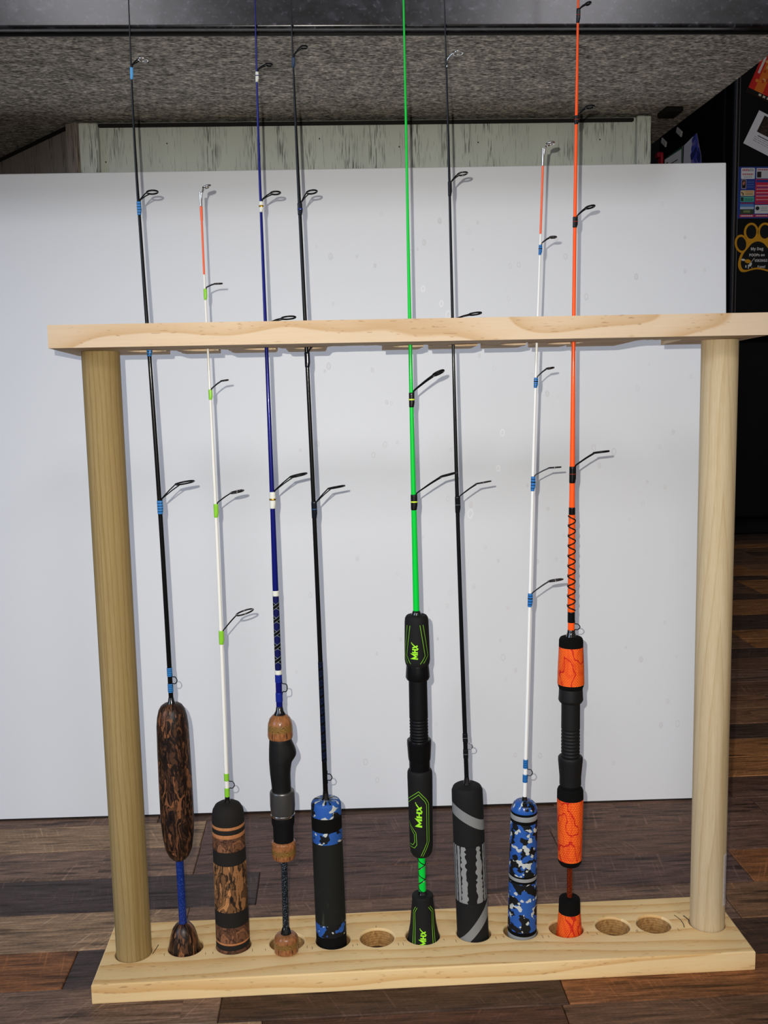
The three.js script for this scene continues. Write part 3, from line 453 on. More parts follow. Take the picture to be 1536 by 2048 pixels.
// every rod in millimetres along its own length (s) from the butt: axis, bend, taper, handle profiles [s, radius], thread wraps, guides
const ROD = {
  burl: {
    base: [-229.4, 0, -55], right: [1.0000, 0.0073, 0.0000], up: [-0.0073, 1.0000, 0.0052],
    bend: [[0, 0.14], [109.3, 0.5], [218.5, 1.08], [327.8, 1.47], [437, 1.21], [546.3, 0.13], [655.6, -1.42], [764.8, -2.34], [874.1, -0.49]],
    taper: [[266.4, 2.22], [449.7, 2.02], [583, 1.76], [711, 1.3], [822, 0.74], [874.1, 0.51]],
    handle: [[107.1, 4.01], [109.6, 7.08], [113.1, 9.91], [119.6, 12.49], [132, 14.35], [146.9, 15.49], [186.2, 15.41], [215.4, 15.11], [239.6, 14.59], [248.2, 13.65], [254.5, 12.02], [258.3, 9.7], [260.2, 6.93], [260.7, 3.7]],
    tube: [[41, 3.81], [111.1, 3.66]],
    butt: [[-4.6, 15.83], [3.1, 15.81], [13.4, 15.31], [23.6, 14.09], [32.3, 12.17], [38.5, 10.01], [42.5, 7.15], [44.1, 4.76]],
    check: [[259.3, 4.62], [262.6, 3], [266.4, 2.31]],
    wraps: [[810.1, 820.2], [698.1, 709.8], [577.2, 588.1], [436.8, 449.5], [286.1, 294.6], [270.9, 279.5]],
    keeper: { lower: 279.3, upper: 286, out: 7.3 },
    guides: [{ foot: 821.6, knee: [7.4, 825.1], tip: [16.2, 824.5] }, { foot: 710.6, knee: [9.1, 715.7], tip: [19.5, 716.9] }, { foot: 587.3, knee: [8.9, 593.1], tip: [17.1, 594.5] }, { foot: 450.6, knee: [18, 463.5], tip: [35.4, 467.6] }],
    turn: 22, rise: 0.11,
  },
  cork: {
    base: [-182.9, 0, -55], right: [1.0000, -0.0006, -0.0000], up: [0.0006, 1.0000, 0.0052],
    bend: [[0, -0.01], [89.8, 0.1], [179.7, 0.4], [269.5, 0.78], [359.4, 1], [449.2, 0.86], [539.1, 0.29], [628.9, -0.45], [718.7, -0.65]],
    taper: [[162.1, 2.11], [261.7, 1.85], [374.9, 1.71], [443.8, 1.47], [538, 1.11], [625.3, 0.88], [693.5, 0.87], [718.7, 0.87]],
    tiptube: [[704.9, 1.19], [717.1, 1.08]],
    handle: [[-2, 16.1], [23.7, 16.04], [84.8, 15.67], [134.8, 15.32], [150.7, 15.17], [156.1, 14.1], [160.1, 11.75], [162.1, 8.45], [162.5, 4.7]],
    check: [[155.6, 6.11], [160.6, 2.82], [169.4, 2.11]],
    tip: [[647.2, 0.92], [692.7, 0.91], [693.5, 1.17], [704.9, 1.3]],
    wraps: [[625.2, 635], [538.1, 547.3], [432.3, 445], [314.6, 327.8], [183.5, 190.9], [167.8, 176.7]],
    bands: [143.3, 140.3, 135.9, 132, 118.8, 105.5, 59.3, 44.5, 28.6, 26.6, 21.6],
    keeper: { lower: 176.3, upper: 183.2, out: 7.5 },
    guides: [{ foot: 635.6, knee: [8.7, 638.8], tip: [16.5, 638.9] }, { foot: 547.7, knee: [10.3, 554.6], tip: [17.7, 555.4] }, { foot: 445.7, knee: [14.2, 454.8], tip: [27.4, 457.1] }, { foot: 327.8, knee: [15.1, 343.2], tip: [31.9, 347.8] }],
    tiptop: { foot: 716.2, knee: [2.4, 719.9], tip: [9.3, 722] },
    turn: 14, rise: -0.07,
  },
  reelSeat: {
    base: [-131.3, 19, -38], right: [1.0000, -0.0005, 0.0000], up: [0.0005, 0.9997, -0.0252],
    bend: [[0, -0.02], [107.3, 0.76], [214.6, 1.01], [321.9, 0.98], [429.2, 0.7], [536.5, 0.13], [643.8, -0.59], [751.1, -0.97], [858.4, 0.01]],
    taper: [[232.1, 2.99], [257.6, 2.98], [355.6, 2.72], [419.5, 2.25], [473.6, 2.02], [588.4, 1.55], [691.7, 1.2], [792.5, 0.86], [858.4, 0.6]],
    cork: [[207.9, 11.08], [210.8, 11.76], [217.4, 11.53], [222.2, 11.06], [226.9, 9.44], [229.7, 6.91], [230.7, 4.6]],
    cork2: [[91.9, 8.88], [92.9, 10.28], [96.3, 11.21], [107.5, 11.43], [108.9, 10.73], [109.9, 9.33]],
    check: [[230.2, 5.98], [234, 3.68], [238.2, 2.99]],
    sleeve: [[136.1, 10.93], [143.8, 11.62], [156.3, 11.6], [158.2, 10.91]],
    chrome: [[133.6, 11.17], [136.1, 11.17]],
    lower: [[105, 9.34], [123.5, 9.55], [126.9, 10.71], [134.1, 10.94]],
    tube: [[15.7, 3.02], [100.2, 2.92]],
    butt: [[-6.2, 10.4], [-4.2, 11.1], [1.8, 11.33], [11.7, 11.32], [15.2, 10.84], [17.7, 8.95], [18.7, 5.66]],
    wraps: [[790.7, 799.4], [681.2, 690.5], [570.9, 581.8], [420.7, 436], [340.9, 345.9], [268, 272.2], [260.5, 268], [242.2, 251.1]],
    deco: [272.5, 341.1],
    seat: [157.6, 211.5],
    keeper: { lower: 251.9, upper: 259.9, out: 8.2 },
    guides: [{ foot: 800.8, knee: [8.3, 803.9], tip: [15.3, 803.5] }, { foot: 691.7, knee: [9.7, 696], tip: [19.2, 696.8] }, { foot: 584.9, knee: [15.7, 588.5], tip: [29.1, 590] }, { foot: 436.7, knee: [18.2, 448.9], tip: [34.3, 453] }],
    turn: 22, rise: 0.07,
  },
  longCamo: {
    base: [-88.6, 0, -55], right: [0.9999, 0.0125, 0.0001], up: [-0.0125, 0.9999, 0.0052],
    bend: [[0, 0.04], [109.2, 0.17], [218.5, 0.54], [327.7, 0.81], [437, 0.76], [546.2, 0.35], [655.5, -0.28], [764.7, -0.83], [874, -0.81]],
    taper: [[165.4, 2.36], [291.9, 2.2], [372.2, 2.02], [443.8, 1.95], [571.6, 1.78], [709.5, 1.52], [829.6, 0.77], [874, 0.55]],
    handle: [[-7.1, 14.5], [29.1, 14.55], [85.3, 14.55], [145.5, 14.31], [157.5, 14.17], [160, 12.98], [161.2, 10.86], [161.5, 6.14]],
    check: [[158.5, 6.14], [162.9, 3.07], [170.4, 2.36]],
    wraps: [[819.2, 827.8], [696.5, 707], [564.9, 578.6], [428.9, 444.9]],
    bands: [146.7, 133.4, 121.5, 40.5, 28.3],
    deco: [198.6, 295.1],
    keeper: { lower: 180.2, upper: 186.6, out: 7.2 },
    guides: [{ foot: 829.6, knee: [7.1, 834.4], tip: [14, 834.7] }, { foot: 707.8, knee: [7.1, 714.3], tip: [17.1, 716] }, { foot: 579.5, knee: [4.5, 583.7], tip: [13.3, 586.8] }, { foot: 443.8, knee: [14.6, 456.2], tip: [30.7, 459.4] }],
    turn: 22, rise: 0.1,
  },
  green: {
    base: [0.3, 0, -55], right: [1.0000, 0.0060, 0.0000], up: [-0.0060, 1.0000, 0.0052],
    bend: [[0, -0.03], [109.2, -0.16], [218.5, 0.01], [327.7, 0.06], [436.9, -0.06], [546.1, -0.14], [655.4, 0.05], [764.6, 0.5], [873.8, 0.83]],
    taper: [[338.7, 2.98], [443.6, 2.39], [534.2, 1.87], [578.6, 1.67], [639.8, 1.44], [750.5, 1.09], [873.8, 0.9]],
    check: [[334.9, 4.63], [337.2, 4.63], [340.6, 3.24]],
    fore: [[288.6, 10.25], [290.5, 11.18], [294.4, 11.87], [312.5, 11.61], [330.6, 11.11], [333.9, 10.65], [336.3, 9.25], [336.8, 5.55]],
    ring: [[274.7, 10.04], [277.5, 11.43], [283.8, 10.96], [287.6, 10.6], [290, 10.48]],
    barrel: [[210.9, 8.83], [232.9, 8.8], [276.6, 8.63]],
    hood: [[183.8, 9.93], [196.2, 9.91], [196.7, 10.38], [201.1, 10.85], [212.9, 11.54], [216.3, 11.53], [217.3, 10.35]],
    rear: [[101.7, 8.13], [105.3, 10.28], [111.4, 11.11], [131.5, 11.31], [156.5, 11.63], [180.4, 11.95], [184.8, 11.82], [187.3, 10.87], [187.8, 8.51]],
    tube: [[57.9, 3.49], [106.3, 3.35]],
    butt: [[-4.1, 15.53], [8.9, 16.23], [14.1, 15.98], [21.9, 14.51], [32.2, 12.56], [45.1, 11.33], [56.9, 10.11], [59.5, 10.34], [61.5, 9.86], [62, 8.18]],
    bcheck: [[59.5, 6.25], [61, 4.81], [65.6, 3.49]],
    wraps: [[527.5, 540.9], [434.2, 448.8]],
    deco: [62.1, 102.2],
    guides: [{ foot: 542.2, knee: [20.2, 555.1], tip: [30.9, 560.1] }, { foot: 449.5, knee: [25.3, 464.8], tip: [40.7, 469] }],
    turn: 22, rise: 0.08,
  },
  striped: {
    base: [48.7, 0, -55], right: [0.9997, 0.0230, 0.0001], up: [-0.0230, 0.9997, 0.0052],
    bend: [[0, 0.04], [109.2, -0.74], [218.5, -1.18], [327.7, -1.32], [437, -1.09], [546.2, -0.4], [655.4, 0.67], [764.7, 1.8], [873.9, 2.28]],
    taper: [[167.1, 2.14], [253.3, 2.11], [349.3, 1.94], [442.6, 1.83], [578, 1.34], [720.8, 1.14], [829.2, 0.69], [873.9, 0.51]],
    handle: [[-9.3, 15.34], [27.2, 15.26], [104.2, 15.1], [154.6, 14.87], [165.1, 14.73], [168.6, 13.3], [170.1, 10.92], [170.6, 5.7]],
    check: [[164.6, 7.13], [169.6, 3.32], [178, 2.13]],
    wraps: [[820, 825.7], [711.2, 723.9], [586.8, 597.7], [430.4, 446.1], [212.4, 220.8], [196.2, 205]],
    bands: [113.6, 56.5],
    keeper: { lower: 205.3, upper: 211.2, out: 6.8 },
    guides: [{ foot: 825.1, knee: [6, 829.2], tip: [15.2, 829.7] }, { foot: 723.4, knee: [7.3, 728.6], tip: [16.7, 729.8] }, { foot: 604.4, knee: [14.5, 608], tip: [26.7, 609.5] }, { foot: 445.8, knee: [17.3, 457.2], tip: [32, 459.7] }],
    turn: 20, rise: 0.09,
  },
  shortCamo: {
    base: [96, 0, -55], right: [0.9997, -0.0232, -0.0004], up: [0.0232, 0.9996, 0.0156],
    bend: [[0, 0.11], [93.8, -0.91], [187.6, -0.76], [281.3, -0.56], [375.1, -0.55], [468.9, -0.54], [562.7, -0.16], [656.4, 0.7], [750.2, 1.53]],
    taper: [[152.8, 2.15], [251.8, 1.74], [376.3, 1.57], [487, 1.31], [576.5, 1.12], [654.9, 0.88], [750.2, 0.87]],
    tiptube: [[734.7, 1.09], [749.8, 1.09]],
    handle: [[-6.7, 14.15], [14.4, 14.11], [71.5, 13.39], [127.6, 12.92], [138.7, 12.78], [145.3, 12.17], [149.8, 10.49], [152.1, 8.1], [152.8, 4.77]],
    check: [[148.3, 5.25], [151.3, 2.86], [156.9, 2.14]],
    tip: [[677.2, 1.01], [734.7, 1]],
    wraps: [[659, 667.9], [542.8, 552.1], [449.4, 463.1], [341.3, 354.5], [184.6, 193.6], [170.7, 178.7]],
    bands: [142.6, 140.6, 135.6, 132.6, 80.4, 78.8, 75.3, 73.3, 23.6, 20],
    keeper: { lower: 177.4, upper: 183.8, out: 6.8 },
    guides: [{ foot: 669.1, knee: [7.5, 674], tip: [14.4, 674.3] }, { foot: 553, knee: [8.5, 559.7], tip: [16.4, 561.1] }, { foot: 463.8, knee: [13.4, 471], tip: [25.4, 472.2] }, { foot: 354.6, knee: [15.7, 366.3], tip: [30.1, 369.3] }],
    tiptop: { foot: 749.4, knee: [2.2, 752.2], tip: [9.4, 754] },
    turn: 16, rise: 0.1,
  },
  orange: {
    base: [142.8, 0, -55], right: [1.0000, -0.0022, -0.0000], up: [0.0022, 1.0000, 0.0052],
    bend: [[0, -0.05], [109.2, 0.02], [218.4, -0.14], [327.6, -0.28], [436.8, -0.28], [546, -0.07], [655.2, 0.36], [764.4, 1.05], [873.6, 2.03]],
    taper: [[317.1, 3.16], [439.6, 2.62], [485.6, 2.28], [580.2, 1.71], [689.6, 1.55], [749.2, 1.43], [849.1, 1.08], [873.6, 0.97]],
    check: [[309.4, 5.62], [312.3, 4.45], [315.7, 3.51], [317.6, 3.41]],
    collar: [[301.2, 11.37], [307.5, 11.24], [309.9, 10.3], [310.9, 7.96]],
    grip: [[265.4, 12.6], [280.9, 12.22], [297.9, 11.49], [301.7, 11.37]],
    collar2: [[260, 10.61], [263, 11.78], [265.9, 12.48]],
    ring: [[247.3, 10.15], [249.8, 11.69], [254.2, 11.32], [260.5, 11.08], [261.5, 10.61]],
    barrel: [[189.1, 8.81], [206.5, 8.91], [249.3, 8.74]],
    hood: [[156.2, 8.37], [163.7, 8.6], [166.2, 10.27], [174.2, 10.26], [190.1, 11.66], [193.1, 11.66], [194.6, 10.47]],
    collar3: [[152.2, 12.56], [160.2, 12.43], [162.7, 11.47], [163.7, 8.6]],
    grip2: [[90.8, 11.34], [124.9, 12.01], [152.7, 12.56]],
    collar4: [[85.2, 9.18], [88.3, 11.11], [91.4, 11.34]],
    tube: [[44.1, 2.79], [88.3, 2.66]],
    bcollar: [[36.3, 10.46], [48.7, 10.2], [50.8, 9.71], [51.8, 7.76]],
    butt: [[-3.9, 13.2], [1.4, 13.19], [11.8, 12.93], [22.3, 11.69], [36.8, 10.46]],
    bcheck: [[46.6, 6.8], [47.7, 4.37], [50.8, 2.79]],
    wraps: [[854.6, 866.8], [770.7, 778.2], [682.8, 692.3], [455.1, 470.7], [426, 432.9], [324.3, 334.8]],
    deco: [334.5, 426.1],
    keeper: { lower: 317.6, upper: 323.3, out: 8.2 },
    guides: [{ foot: 866.3, knee: [5.8, 868.8], tip: [11.3, 870.5] }, { foot: 779.1, knee: [7.3, 783.8], tip: [15.9, 784.7] }, { foot: 693, knee: [8.6, 698.8], tip: [17.7, 700.8] }, { foot: 471.4, knee: [18.5, 483], tip: [33.2, 484.9] }],
    turn: 22, rise: 0.07,
  },
};

// ---------------------------------------------------------------- fishing rods
const mmp = (list) => list.map(([a, b]) => [a / 1000, b / 1000]);
function interp(list, s) {      // smooth piecewise curve through [s, value]
  let i = 0; while (i < list.length - 2 && s > list[i + 1][0]) i++;
  const [s0, v0] = list[i], [s1, v1] = list[i + 1], t = (s - s0) / (s1 - s0);
  if (t < 0 || t > 1) return v0 + (v1 - v0) * t;
  const m0 = i ? (v1 - list[i - 1][1]) / (s1 - list[i - 1][0]) : (v1 - v0) / (s1 - s0), m1 = i < list.length - 2 ? (list[i + 2][1] - v0) / (list[i + 2][0] - s0) : (v1 - v0) / (s1 - s0), h = s1 - s0;
  return (2 * t * t * t - 3 * t * t + 1) * v0 + (t * t * t - 2 * t * t + t) * h * m0 + (-2 * t * t * t + 3 * t * t) * v1 + (t * t * t - t * t) * h * m1;
}
const lin = (list, s) => { if (s <= list[0][0]) return list[0][1]; for (let i = 1; i < list.length; i++) if (s <= list[i][0]) { const [a, b] = list[i - 1], [c, d] = list[i]; return b + (d - b) * (s - a) / (c - a); } const [a, b] = list[list.length - 2], [c, d] = list[list.length - 1]; return Math.max(0.0003, d + (d - b) / (c - a) * (s - c) * 0.5); };
const gloss = (o) => mat({ roughness: 0.25, specularIntensity: 0.3, clearcoat: 0.18, clearcoatRoughness: 0.1, ...o });
const blackGloss = gloss({ color: 0x0d0d0e }), epoxy = gloss({ color: 0x0a0a0a, roughness: 0.12, clearcoat: 1, clearcoatRoughness: 0.05 }), blackWire = mat({ color: 0x0c0c0c, roughness: 0.35, metalness: 0.3 }), darkChrome = mat({ color: 0x4a4644, roughness: 0.18, metalness: 0.95 }), chrome = mat({ color: 0xd8d6d2, roughness: 0.12, metalness: 1 });
const grit = pixels(256, 256, (u, v) => { const k = 200 + 120 * N(u * 90, v * 90, 3) + 90 * smooth(0.3, 0.6, N(u * 60, v * 60, 7)); return [k, k, k * 0.98]; }, { repeat: [2, 1] });
const foam = mat({ color: 0x151514, map: grit, bumpMap: grit, bumpScale: 0.0002, roughness: 0.9, specularIntensity: 0.2 }), rubber = mat({ color: 0x0d0d0e, roughness: 0.55, specularIntensity: 0.3 }), plastic = mat({ color: 0x0b0b0c, roughness: 0.35, specularIntensity: 0.35, clearcoat: 0.1, clearcoatRoughness: 0.2 });

const ridges = pixels(8, 128, (u, v) => { const k = 255 - 120 * Math.pow(Math.abs(Math.cos(v * PI * 5)), 6) - 30 * Math.abs(Math.sin(v * PI * 40)); return [k, k, k]; });
function startRod(R, label) {
  const t = thing('fishing_rod', label, 'fishing rod', { group: 'fishing rods standing in the wooden rack' });
  const x = V3(...R.right), y = V3(...R.up), z = new THREE.Vector3().crossVectors(x, y);
  t.position.set(R.base[0] / 1000, R.base[1] / 1000, R.base[2] / 1000); t.quaternion.setFromRotationMatrix(new THREE.Matrix4().makeBasis(x, y, z));
  const bendList = mmp(R.bend), taper = mmp(R.taper);
  t.bend = (s) => interp(bendList, s); t.rodR = (s) => lin(taper, s); t.R = R; t.e = V3(Math.cos(R.turn * PI / 180), 0, Math.sin(R.turn * PI / 180));
  return t;
}
const profileOf = (t, name) => { const p = mmp(t.R[name]), lo = 0.0012; const q = p.filter(([s]) => s > lo); return q.length === p.length ? p : slice(p, lo, p[p.length - 1][0]); };
const add = (t, name, profile, material, opt = {}) => part(t, name, turned(profile, { seg: 36, bend: t.bend, ...opt }), material, opt.label);
function blank(t, name, s0, s1, material, opt = {}) {
  const n = Math.max(4, Math.ceil((s1 - s0) / 0.02)), p = []; for (let i = 0; i <= n; i++) { const s = mix(s0, s1, i / n); p.push([s, t.rodR(s) + (opt.grow ?? 0)]); }
  return add(t, name, p, material, { seg: 20, ...opt });
}
// thread wrap: a tight sleeve, swollen on the side of the guide's foot
function wrap(t, i, material, { foot = true, name = 'thread_wrap', inset = null } = {}) {
  const [a, b] = mmp(t.R.wraps)[i], n = 14, p = [];
  for (let k = 0; k <= n; k++) { const s = mix(a, b, k / n); p.push([s, t.rodR(s) + 0.00034 - 0.0002 * (k === 0 || k === n)]); }
  const e = t.e, shape = foot ? (v, q) => { const d = (v.x * e.x + v.z * e.z) / (Math.hypot(v.x, v.z) + 1e-9), k = smooth(0.05, 0.35, q) * smooth(0.3, 1, d) * 0.0007; v.x += e.x * k; v.z += e.z * k; } : null;
  const m = add(t, name, p, material, { seg: 24, shape });
  if (inset) { const s = mix(a, b, inset[0]), h = inset[1] / 2; add(t, 'trim_band', [[s - h, t.rodR(s) + 0.0005], [s + h, t.rodR(s) + 0.0005]], inset[2], { seg: 20, shape: foot ? (v) => { const d = (v.x * e.x + v.z * e.z) / (Math.hypot(v.x, v.z) + 1e-9), k = smooth(0.3, 1, d) * 0.00072; v.x += e.x * k; v.z += e.z * k; } : null }); }
  return m;
}
// line guide: wire legs from a foot on the blank to a ring; the ring is a sub-part
function guide(t, g, material, { wire = 0.00055, twin = true, ringMat = null, name = 'line_guide', ringWire = null } = {}) {
  const s0 = g.foot / 1000, e = t.e, up = V3(0, 1, 0), side = new THREE.Vector3().crossVectors(e, up), bx = t.bend(s0);
  const at = (o, s, w = 0) => V3(bx, s, 0).addScaledVector(e, o).addScaledVector(side, w);
  const knee = at(g.knee[0] / 1000, g.knee[1] / 1000), tip = at(g.tip[0] / 1000, g.tip[1] / 1000);
  const n = side.clone().addScaledVector(up, t.R.rise).normalize(), along = tip.clone().sub(knee), Rr = along.length() / 2, c = knee.clone().add(tip).multiplyScalar(0.5);
  along.normalize(); n.addScaledVector(along, -n.dot(along)).normalize(); const nn = new THREE.Vector3().crossVectors(along, n);
  const r0 = t.rodR(s0), footS = s0 - 0.006, rim = Rr - wire, geos = [];
  const spread = Math.min(0.55, 0.0022 / rim + 0.25);
  for (const k of twin ? [-1, 1] : [0]) {
    const a = PI - k * spread, hit = c.clone().addScaledVector(along, Math.cos(a) * rim).addScaledVector(n, Math.sin(a) * rim);
    const pts = [at(r0 * 0.9, footS, k * 0.0003), at(r0 + wire * 0.6, s0 - 0.0008, k * 0.0003), at(r0 + wire * 1.2 + 0.0004, s0 + 0.0007, k * 0.0004)];
    const mid = pts[2].clone().lerp(hit, 0.55).addScaledVector(up, 0.0004); pts.push(mid, hit);
    geos.push(tubeAlong(pts, wire, 26, 7, 0.3));
  }
  const legs = part(t, name, mergeGeometries(geos), material);
  const ring = new THREE.TorusGeometry(rim, ringWire ?? wire * 1.35, 10, 40), m4 = new THREE.Matrix4().makeBasis(along, n, nn); m4.setPosition(c); ring.applyMatrix4(m4);
  part(legs, 'ring', ring, ringMat ?? material);
  return legs;
}
function hookKeeper(t, material, square = false, wire = 0.00048) {
  const k = t.R.keeper, a = k.lower / 1000, b = k.upper / 1000, o = k.out / 1000, e = t.e, r = t.rodR(a), bx = t.bend(a), at = (d, s) => V3(bx, s, 0).addScaledVector(e, d);
  const w = b - a, pts = square ? [at(r, b + 0.003), at(r + 0.0005, b), at(o - 0.0012, b - w * 0.06), at(o, b - w * 0.25), at(o, a + w * 0.3), at(o - 0.0012, a + w * 0.06), at(r + 0.001, a), at(r, a - 0.003)]
    : [at(r, b + 0.003), at(r + 0.0003, b), at(o * 0.75, b - w * 0.02), at(o, (a + b) / 2), at(o * 0.75, a + w * 0.06), at(r + 0.0003, a), at(r, a - 0.003)];
  return part(t, 'hook_keeper', tubeAlong(pts, wire, 40, 7), material);
}
function tipTop(t, material) {
  const p = profileOf(t, 'tiptube'); add(t, 'tip_tube', p, material, { seg: 20 });
  return guide(t, t.R.tiptop, material, { wire: 0.00055, ringWire: 0.0011, name: 'tip_guide' });
}
const OVER = 0.24;     // how far the long rods go on above the picture

// --- textures of the handles
// dark burl cork: curling chips of brown in near black
function burlTexture(w, h, girth, length, seed, cols, fibres = 1, dense = 0) {
  return pixels(w, h, (u, v) => {       // pressed chips of bark: patches of wavering vertical fibres, brown on near black
    const cx = Math.cos(u * 2 * PI) * girth, cz = Math.sin(u * 2 * PI) * girth, y = v * length, arc = u * girth * 2 * PI;
    const wx = fbm(cx * 0.7 + seed, y * 0.5, cz * 0.7, 3), wy = fbm(cx * 0.7 + 9, y * 0.6 + seed, cz * 0.7 + 4, 2);
    const chip = N(cx * 0.45 + wx * 0.9 + seed, y * 0.24 + wy * 0.7, cz * 0.45) * 5 + 20, q = Math.floor(chip), lean = ((q * 7919) % 13) / 13 - 0.5, bright = ((q * 10007) % 17) / 16;
    const ridge = N((arc + y * lean * 0.5 + wx * 1.6) * 2.1 * fibres, y * 0.34 * fibres + q * 3.1, seed) + 0.45 * N((arc + wx) * 4.6 * fibres, y * 1.1 * fibres + q, seed + 3);
    const k = smooth(-0.12 - bright * 0.22 - dense, 0.22 - dense, ridge + 0.25 * N(cx * 7, y * 6, cz * 7));
    const c = mix3(cols[0], mix3(cols[1], cols[2], bright), k * (0.4 + 0.6 * bright)), g = 1 + 0.28 * fbm(cx * 12, y * 12, cz * 12, 2) - 0.5 * smooth(0.12, 0.0, Math.abs(chip - Math.round(chip)));
    return [c[0] * g, c[1] * g, c[2] * g];
  });
}
const darkBurl = mat({ map: burlTexture(512, 1024, 2.2, 14, 3.1, [[27, 18, 14], [96, 62, 41], [122, 78, 50]], 1.7), roughness: 0.45 });
const darkBurlButt = mat({ map: burlTexture(512, 256, 2.0, 2.6, 9.7, [[27, 17, 12], [118, 78, 50], [140, 92, 58]], 1.5, 0), roughness: 0.4, clearcoat: 0.15, clearcoatRoughness: 0.3 });
const brownBurl = mat({ map: burlTexture(512, 256, 2.6, 2.6, 5.5, [[62, 40, 28], [112, 74, 50], [132, 88, 60]], 1.3, 0.2), roughness: 0.75 });
const paleBurl = mat({ map: burlTexture(512, 512, 2.2, 4.4, 15.2, [[46, 32, 20], [156, 108, 66], [178, 124, 76]], 1.5, 0.22), roughness: 0.75 });
const corkLight = mat({ map: pixels(256, 64, (u, v) => { const k = around(u, v, 9, 7, 3, 2), p = smooth(0.25, 0.45, around(u, v, 14, 5, 2, 6)); return mix3([176 + k * 46, 116 + k * 36, 72 + k * 24], [84, 48, 28], p * 0.7); }), roughness: 0.7 });
const corkGloss = gloss({ map: pixels(512, 256, (u, v) => {
  const k = around(u, v, 5, 5, 3, 4), slit = smooth(0.35, 0.5, N(Math.cos(u * 6.283) * 9, v * 1.5, Math.sin(u * 6.283) * 9)) * smooth(0.36, 0.24, v);
  let c = [142 + k * 60, 92 + k * 44, 56 + k * 30];
  const band = smooth(0.3, 0.36, v) * (1 - smooth(0.58, 0.64, v)); const wv = smooth(0.1, 0.3, Math.abs(Math.sin((v * 9 + around(u, v, 3, 3, 2, 8) * 3) * PI)));
  c = mix3(c, mix3([40, 28, 14], [128, 98, 48], wv), band * 0.85); const pit = smooth(0.4, 0.55, around(u, v, 12, 8, 2, 12)) * smooth(0.6, 0.75, v); return mix3(c, [44, 24, 14], clamp(slit + pit) * 0.85);
}), roughness: 0.3 });
// camouflage foam
function camoTexture(w, h, girth, length, seed, whiteCut = 0.3, blackCut = 0.02) {
  return pixels(w, h, (u, v) => {
    const j = around(u, v, girth * 3.2, length * 3.2, 2, seed + 3) * 0.2;
    const a = around(u, v, girth, length, 2, seed) + j, b = around(u, v, girth * 1.5, length * 1.5, 2, seed + 21) + j;
    let c = [40, 86, 160]; if (a > 0.06 + blackCut) c = [16, 17, 19]; if (b > whiteCut && a < 0.2) c = [190, 193, 186];
    const g = 1 + 0.1 * around(u, v, girth * 12, length * 12, 2, seed + 9); return [c[0] * g, c[1] * g, c[2] * g];
  });
}
const camoMat = (map, o = {}) => mat({ map, roughness: 0.62, ...o });

// --- rod 1: dark burl handle, black blank, blue threads
{
  const t = startRod(ROD.burl, 'black fishing rod with blue wraps and a long dark burl handle, nearest the left post'), R = ROD.burl;
  const blue = gloss({ map: ridges, color: 0x3f8ad0, roughness: 0.3 }), light = gloss({ color: 0x5aa6dc, roughness: 0.3 });
  add(t, 'butt_cap', profileOf(t, 'butt'), darkBurlButt); 
  add(t, 'lower_blank', profileOf(t, 'tube'), gloss({ map: pixels(64, 512, (u, v) => { const k = smooth(0.2, 0.55, N(u * 40, v * 160, 2)) * 90; return [16 + k * 0.9, 38 + k, 104 + k * 1.2]; }), roughness: 0.2 }), { label: 'sparkling blue stretch of blank between grip and butt' });
  add(t, 'grip', profileOf(t, 'handle'), darkBurl); add(t, 'winding_check', profileOf(t, 'check'), epoxy);
  blank(t, 'blank', 0.262, 0.8741 + OVER, blackGloss);
  R.wraps.forEach((_, i) => wrap(t, i, i === 0 ? light : blue, { foot: i < 4 }));
  R.guides.forEach((g, i) => guide(t, g, blackWire, { ringMat: i === 0 ? chrome : blackWire }));
  hookKeeper(t, blackWire);
}
// --- rod 2: white blank with lime threads on a banded cork handle
{
  const t = startRod(ROD.cork, 'white fishing rod with lime green wraps, coral tip and banded cork handle'), R = ROD.cork;
  const lime = gloss({ color: 0x84c534, roughness: 0.35 }), white = gloss({ color: 0xe9e7df }), eva = mat({ color: 0x1e1b18, roughness: 0.85 });
  const h = profileOf(t, 'handle'), lo = h[0][0], hi = h[h.length - 1][0], cuts = [hi, ...R.bands.map((x) => x / 1000), lo];
  const kinds = [eva, corkLight, eva, corkLight, brownBurl, eva, paleBurl, eva, brownBurl, corkLight, eva, brownBurl];
  for (let i = 0; i < cuts.length - 1; i++) add(t, 'handle_ring', slice(h, cuts[i + 1], cuts[i]), kinds[i]);
  add(t, 'winding_check', profileOf(t, 'check'), epoxy);
  blank(t, 'blank', 0.163, 0.6472, white); add(t, 'coral_tip', profileOf(t, 'tip'), gloss({ color: 0xf06a45 }), { seg: 16 });
  R.wraps.forEach((_, i) => wrap(t, i, lime, { foot: i < 4 })); R.guides.forEach((g) => guide(t, g, darkChrome)); hookKeeper(t, darkChrome); tipTop(t, chrome);
}
// diamond wraps: two helices of ribbon printed round the blank
function crossTexture(base, ribbon, line, turns, width, seed, speck) {
  return drawn(256, 1024, (c, w, h) => {
    c.fillStyle = base; c.fillRect(0, 0, w, h); const r = rng(seed);
    for (const k of [1, -1]) for (const pass of [0, 1]) for (let i = -2; i <= turns + 3; i++) {
      c.strokeStyle = pass ? ribbon : line; c.lineWidth = (pass ? width * 0.84 : width) ; c.beginPath(); c.moveTo(-w * 0.5, h * (i - 0.5 * k) / turns + h * 0.25 / turns); c.lineTo(w * 1.5, h * (i + 1.5 * k) / turns + h * 0.25 / turns); c.stroke();
    }
    if (speck) { c.fillStyle = speck; for (let i = 0; i < 260; i++) c.fillRect(r() * w, r() * h, 2 + r() * 8, 2 + r() * 4); }
  });
}
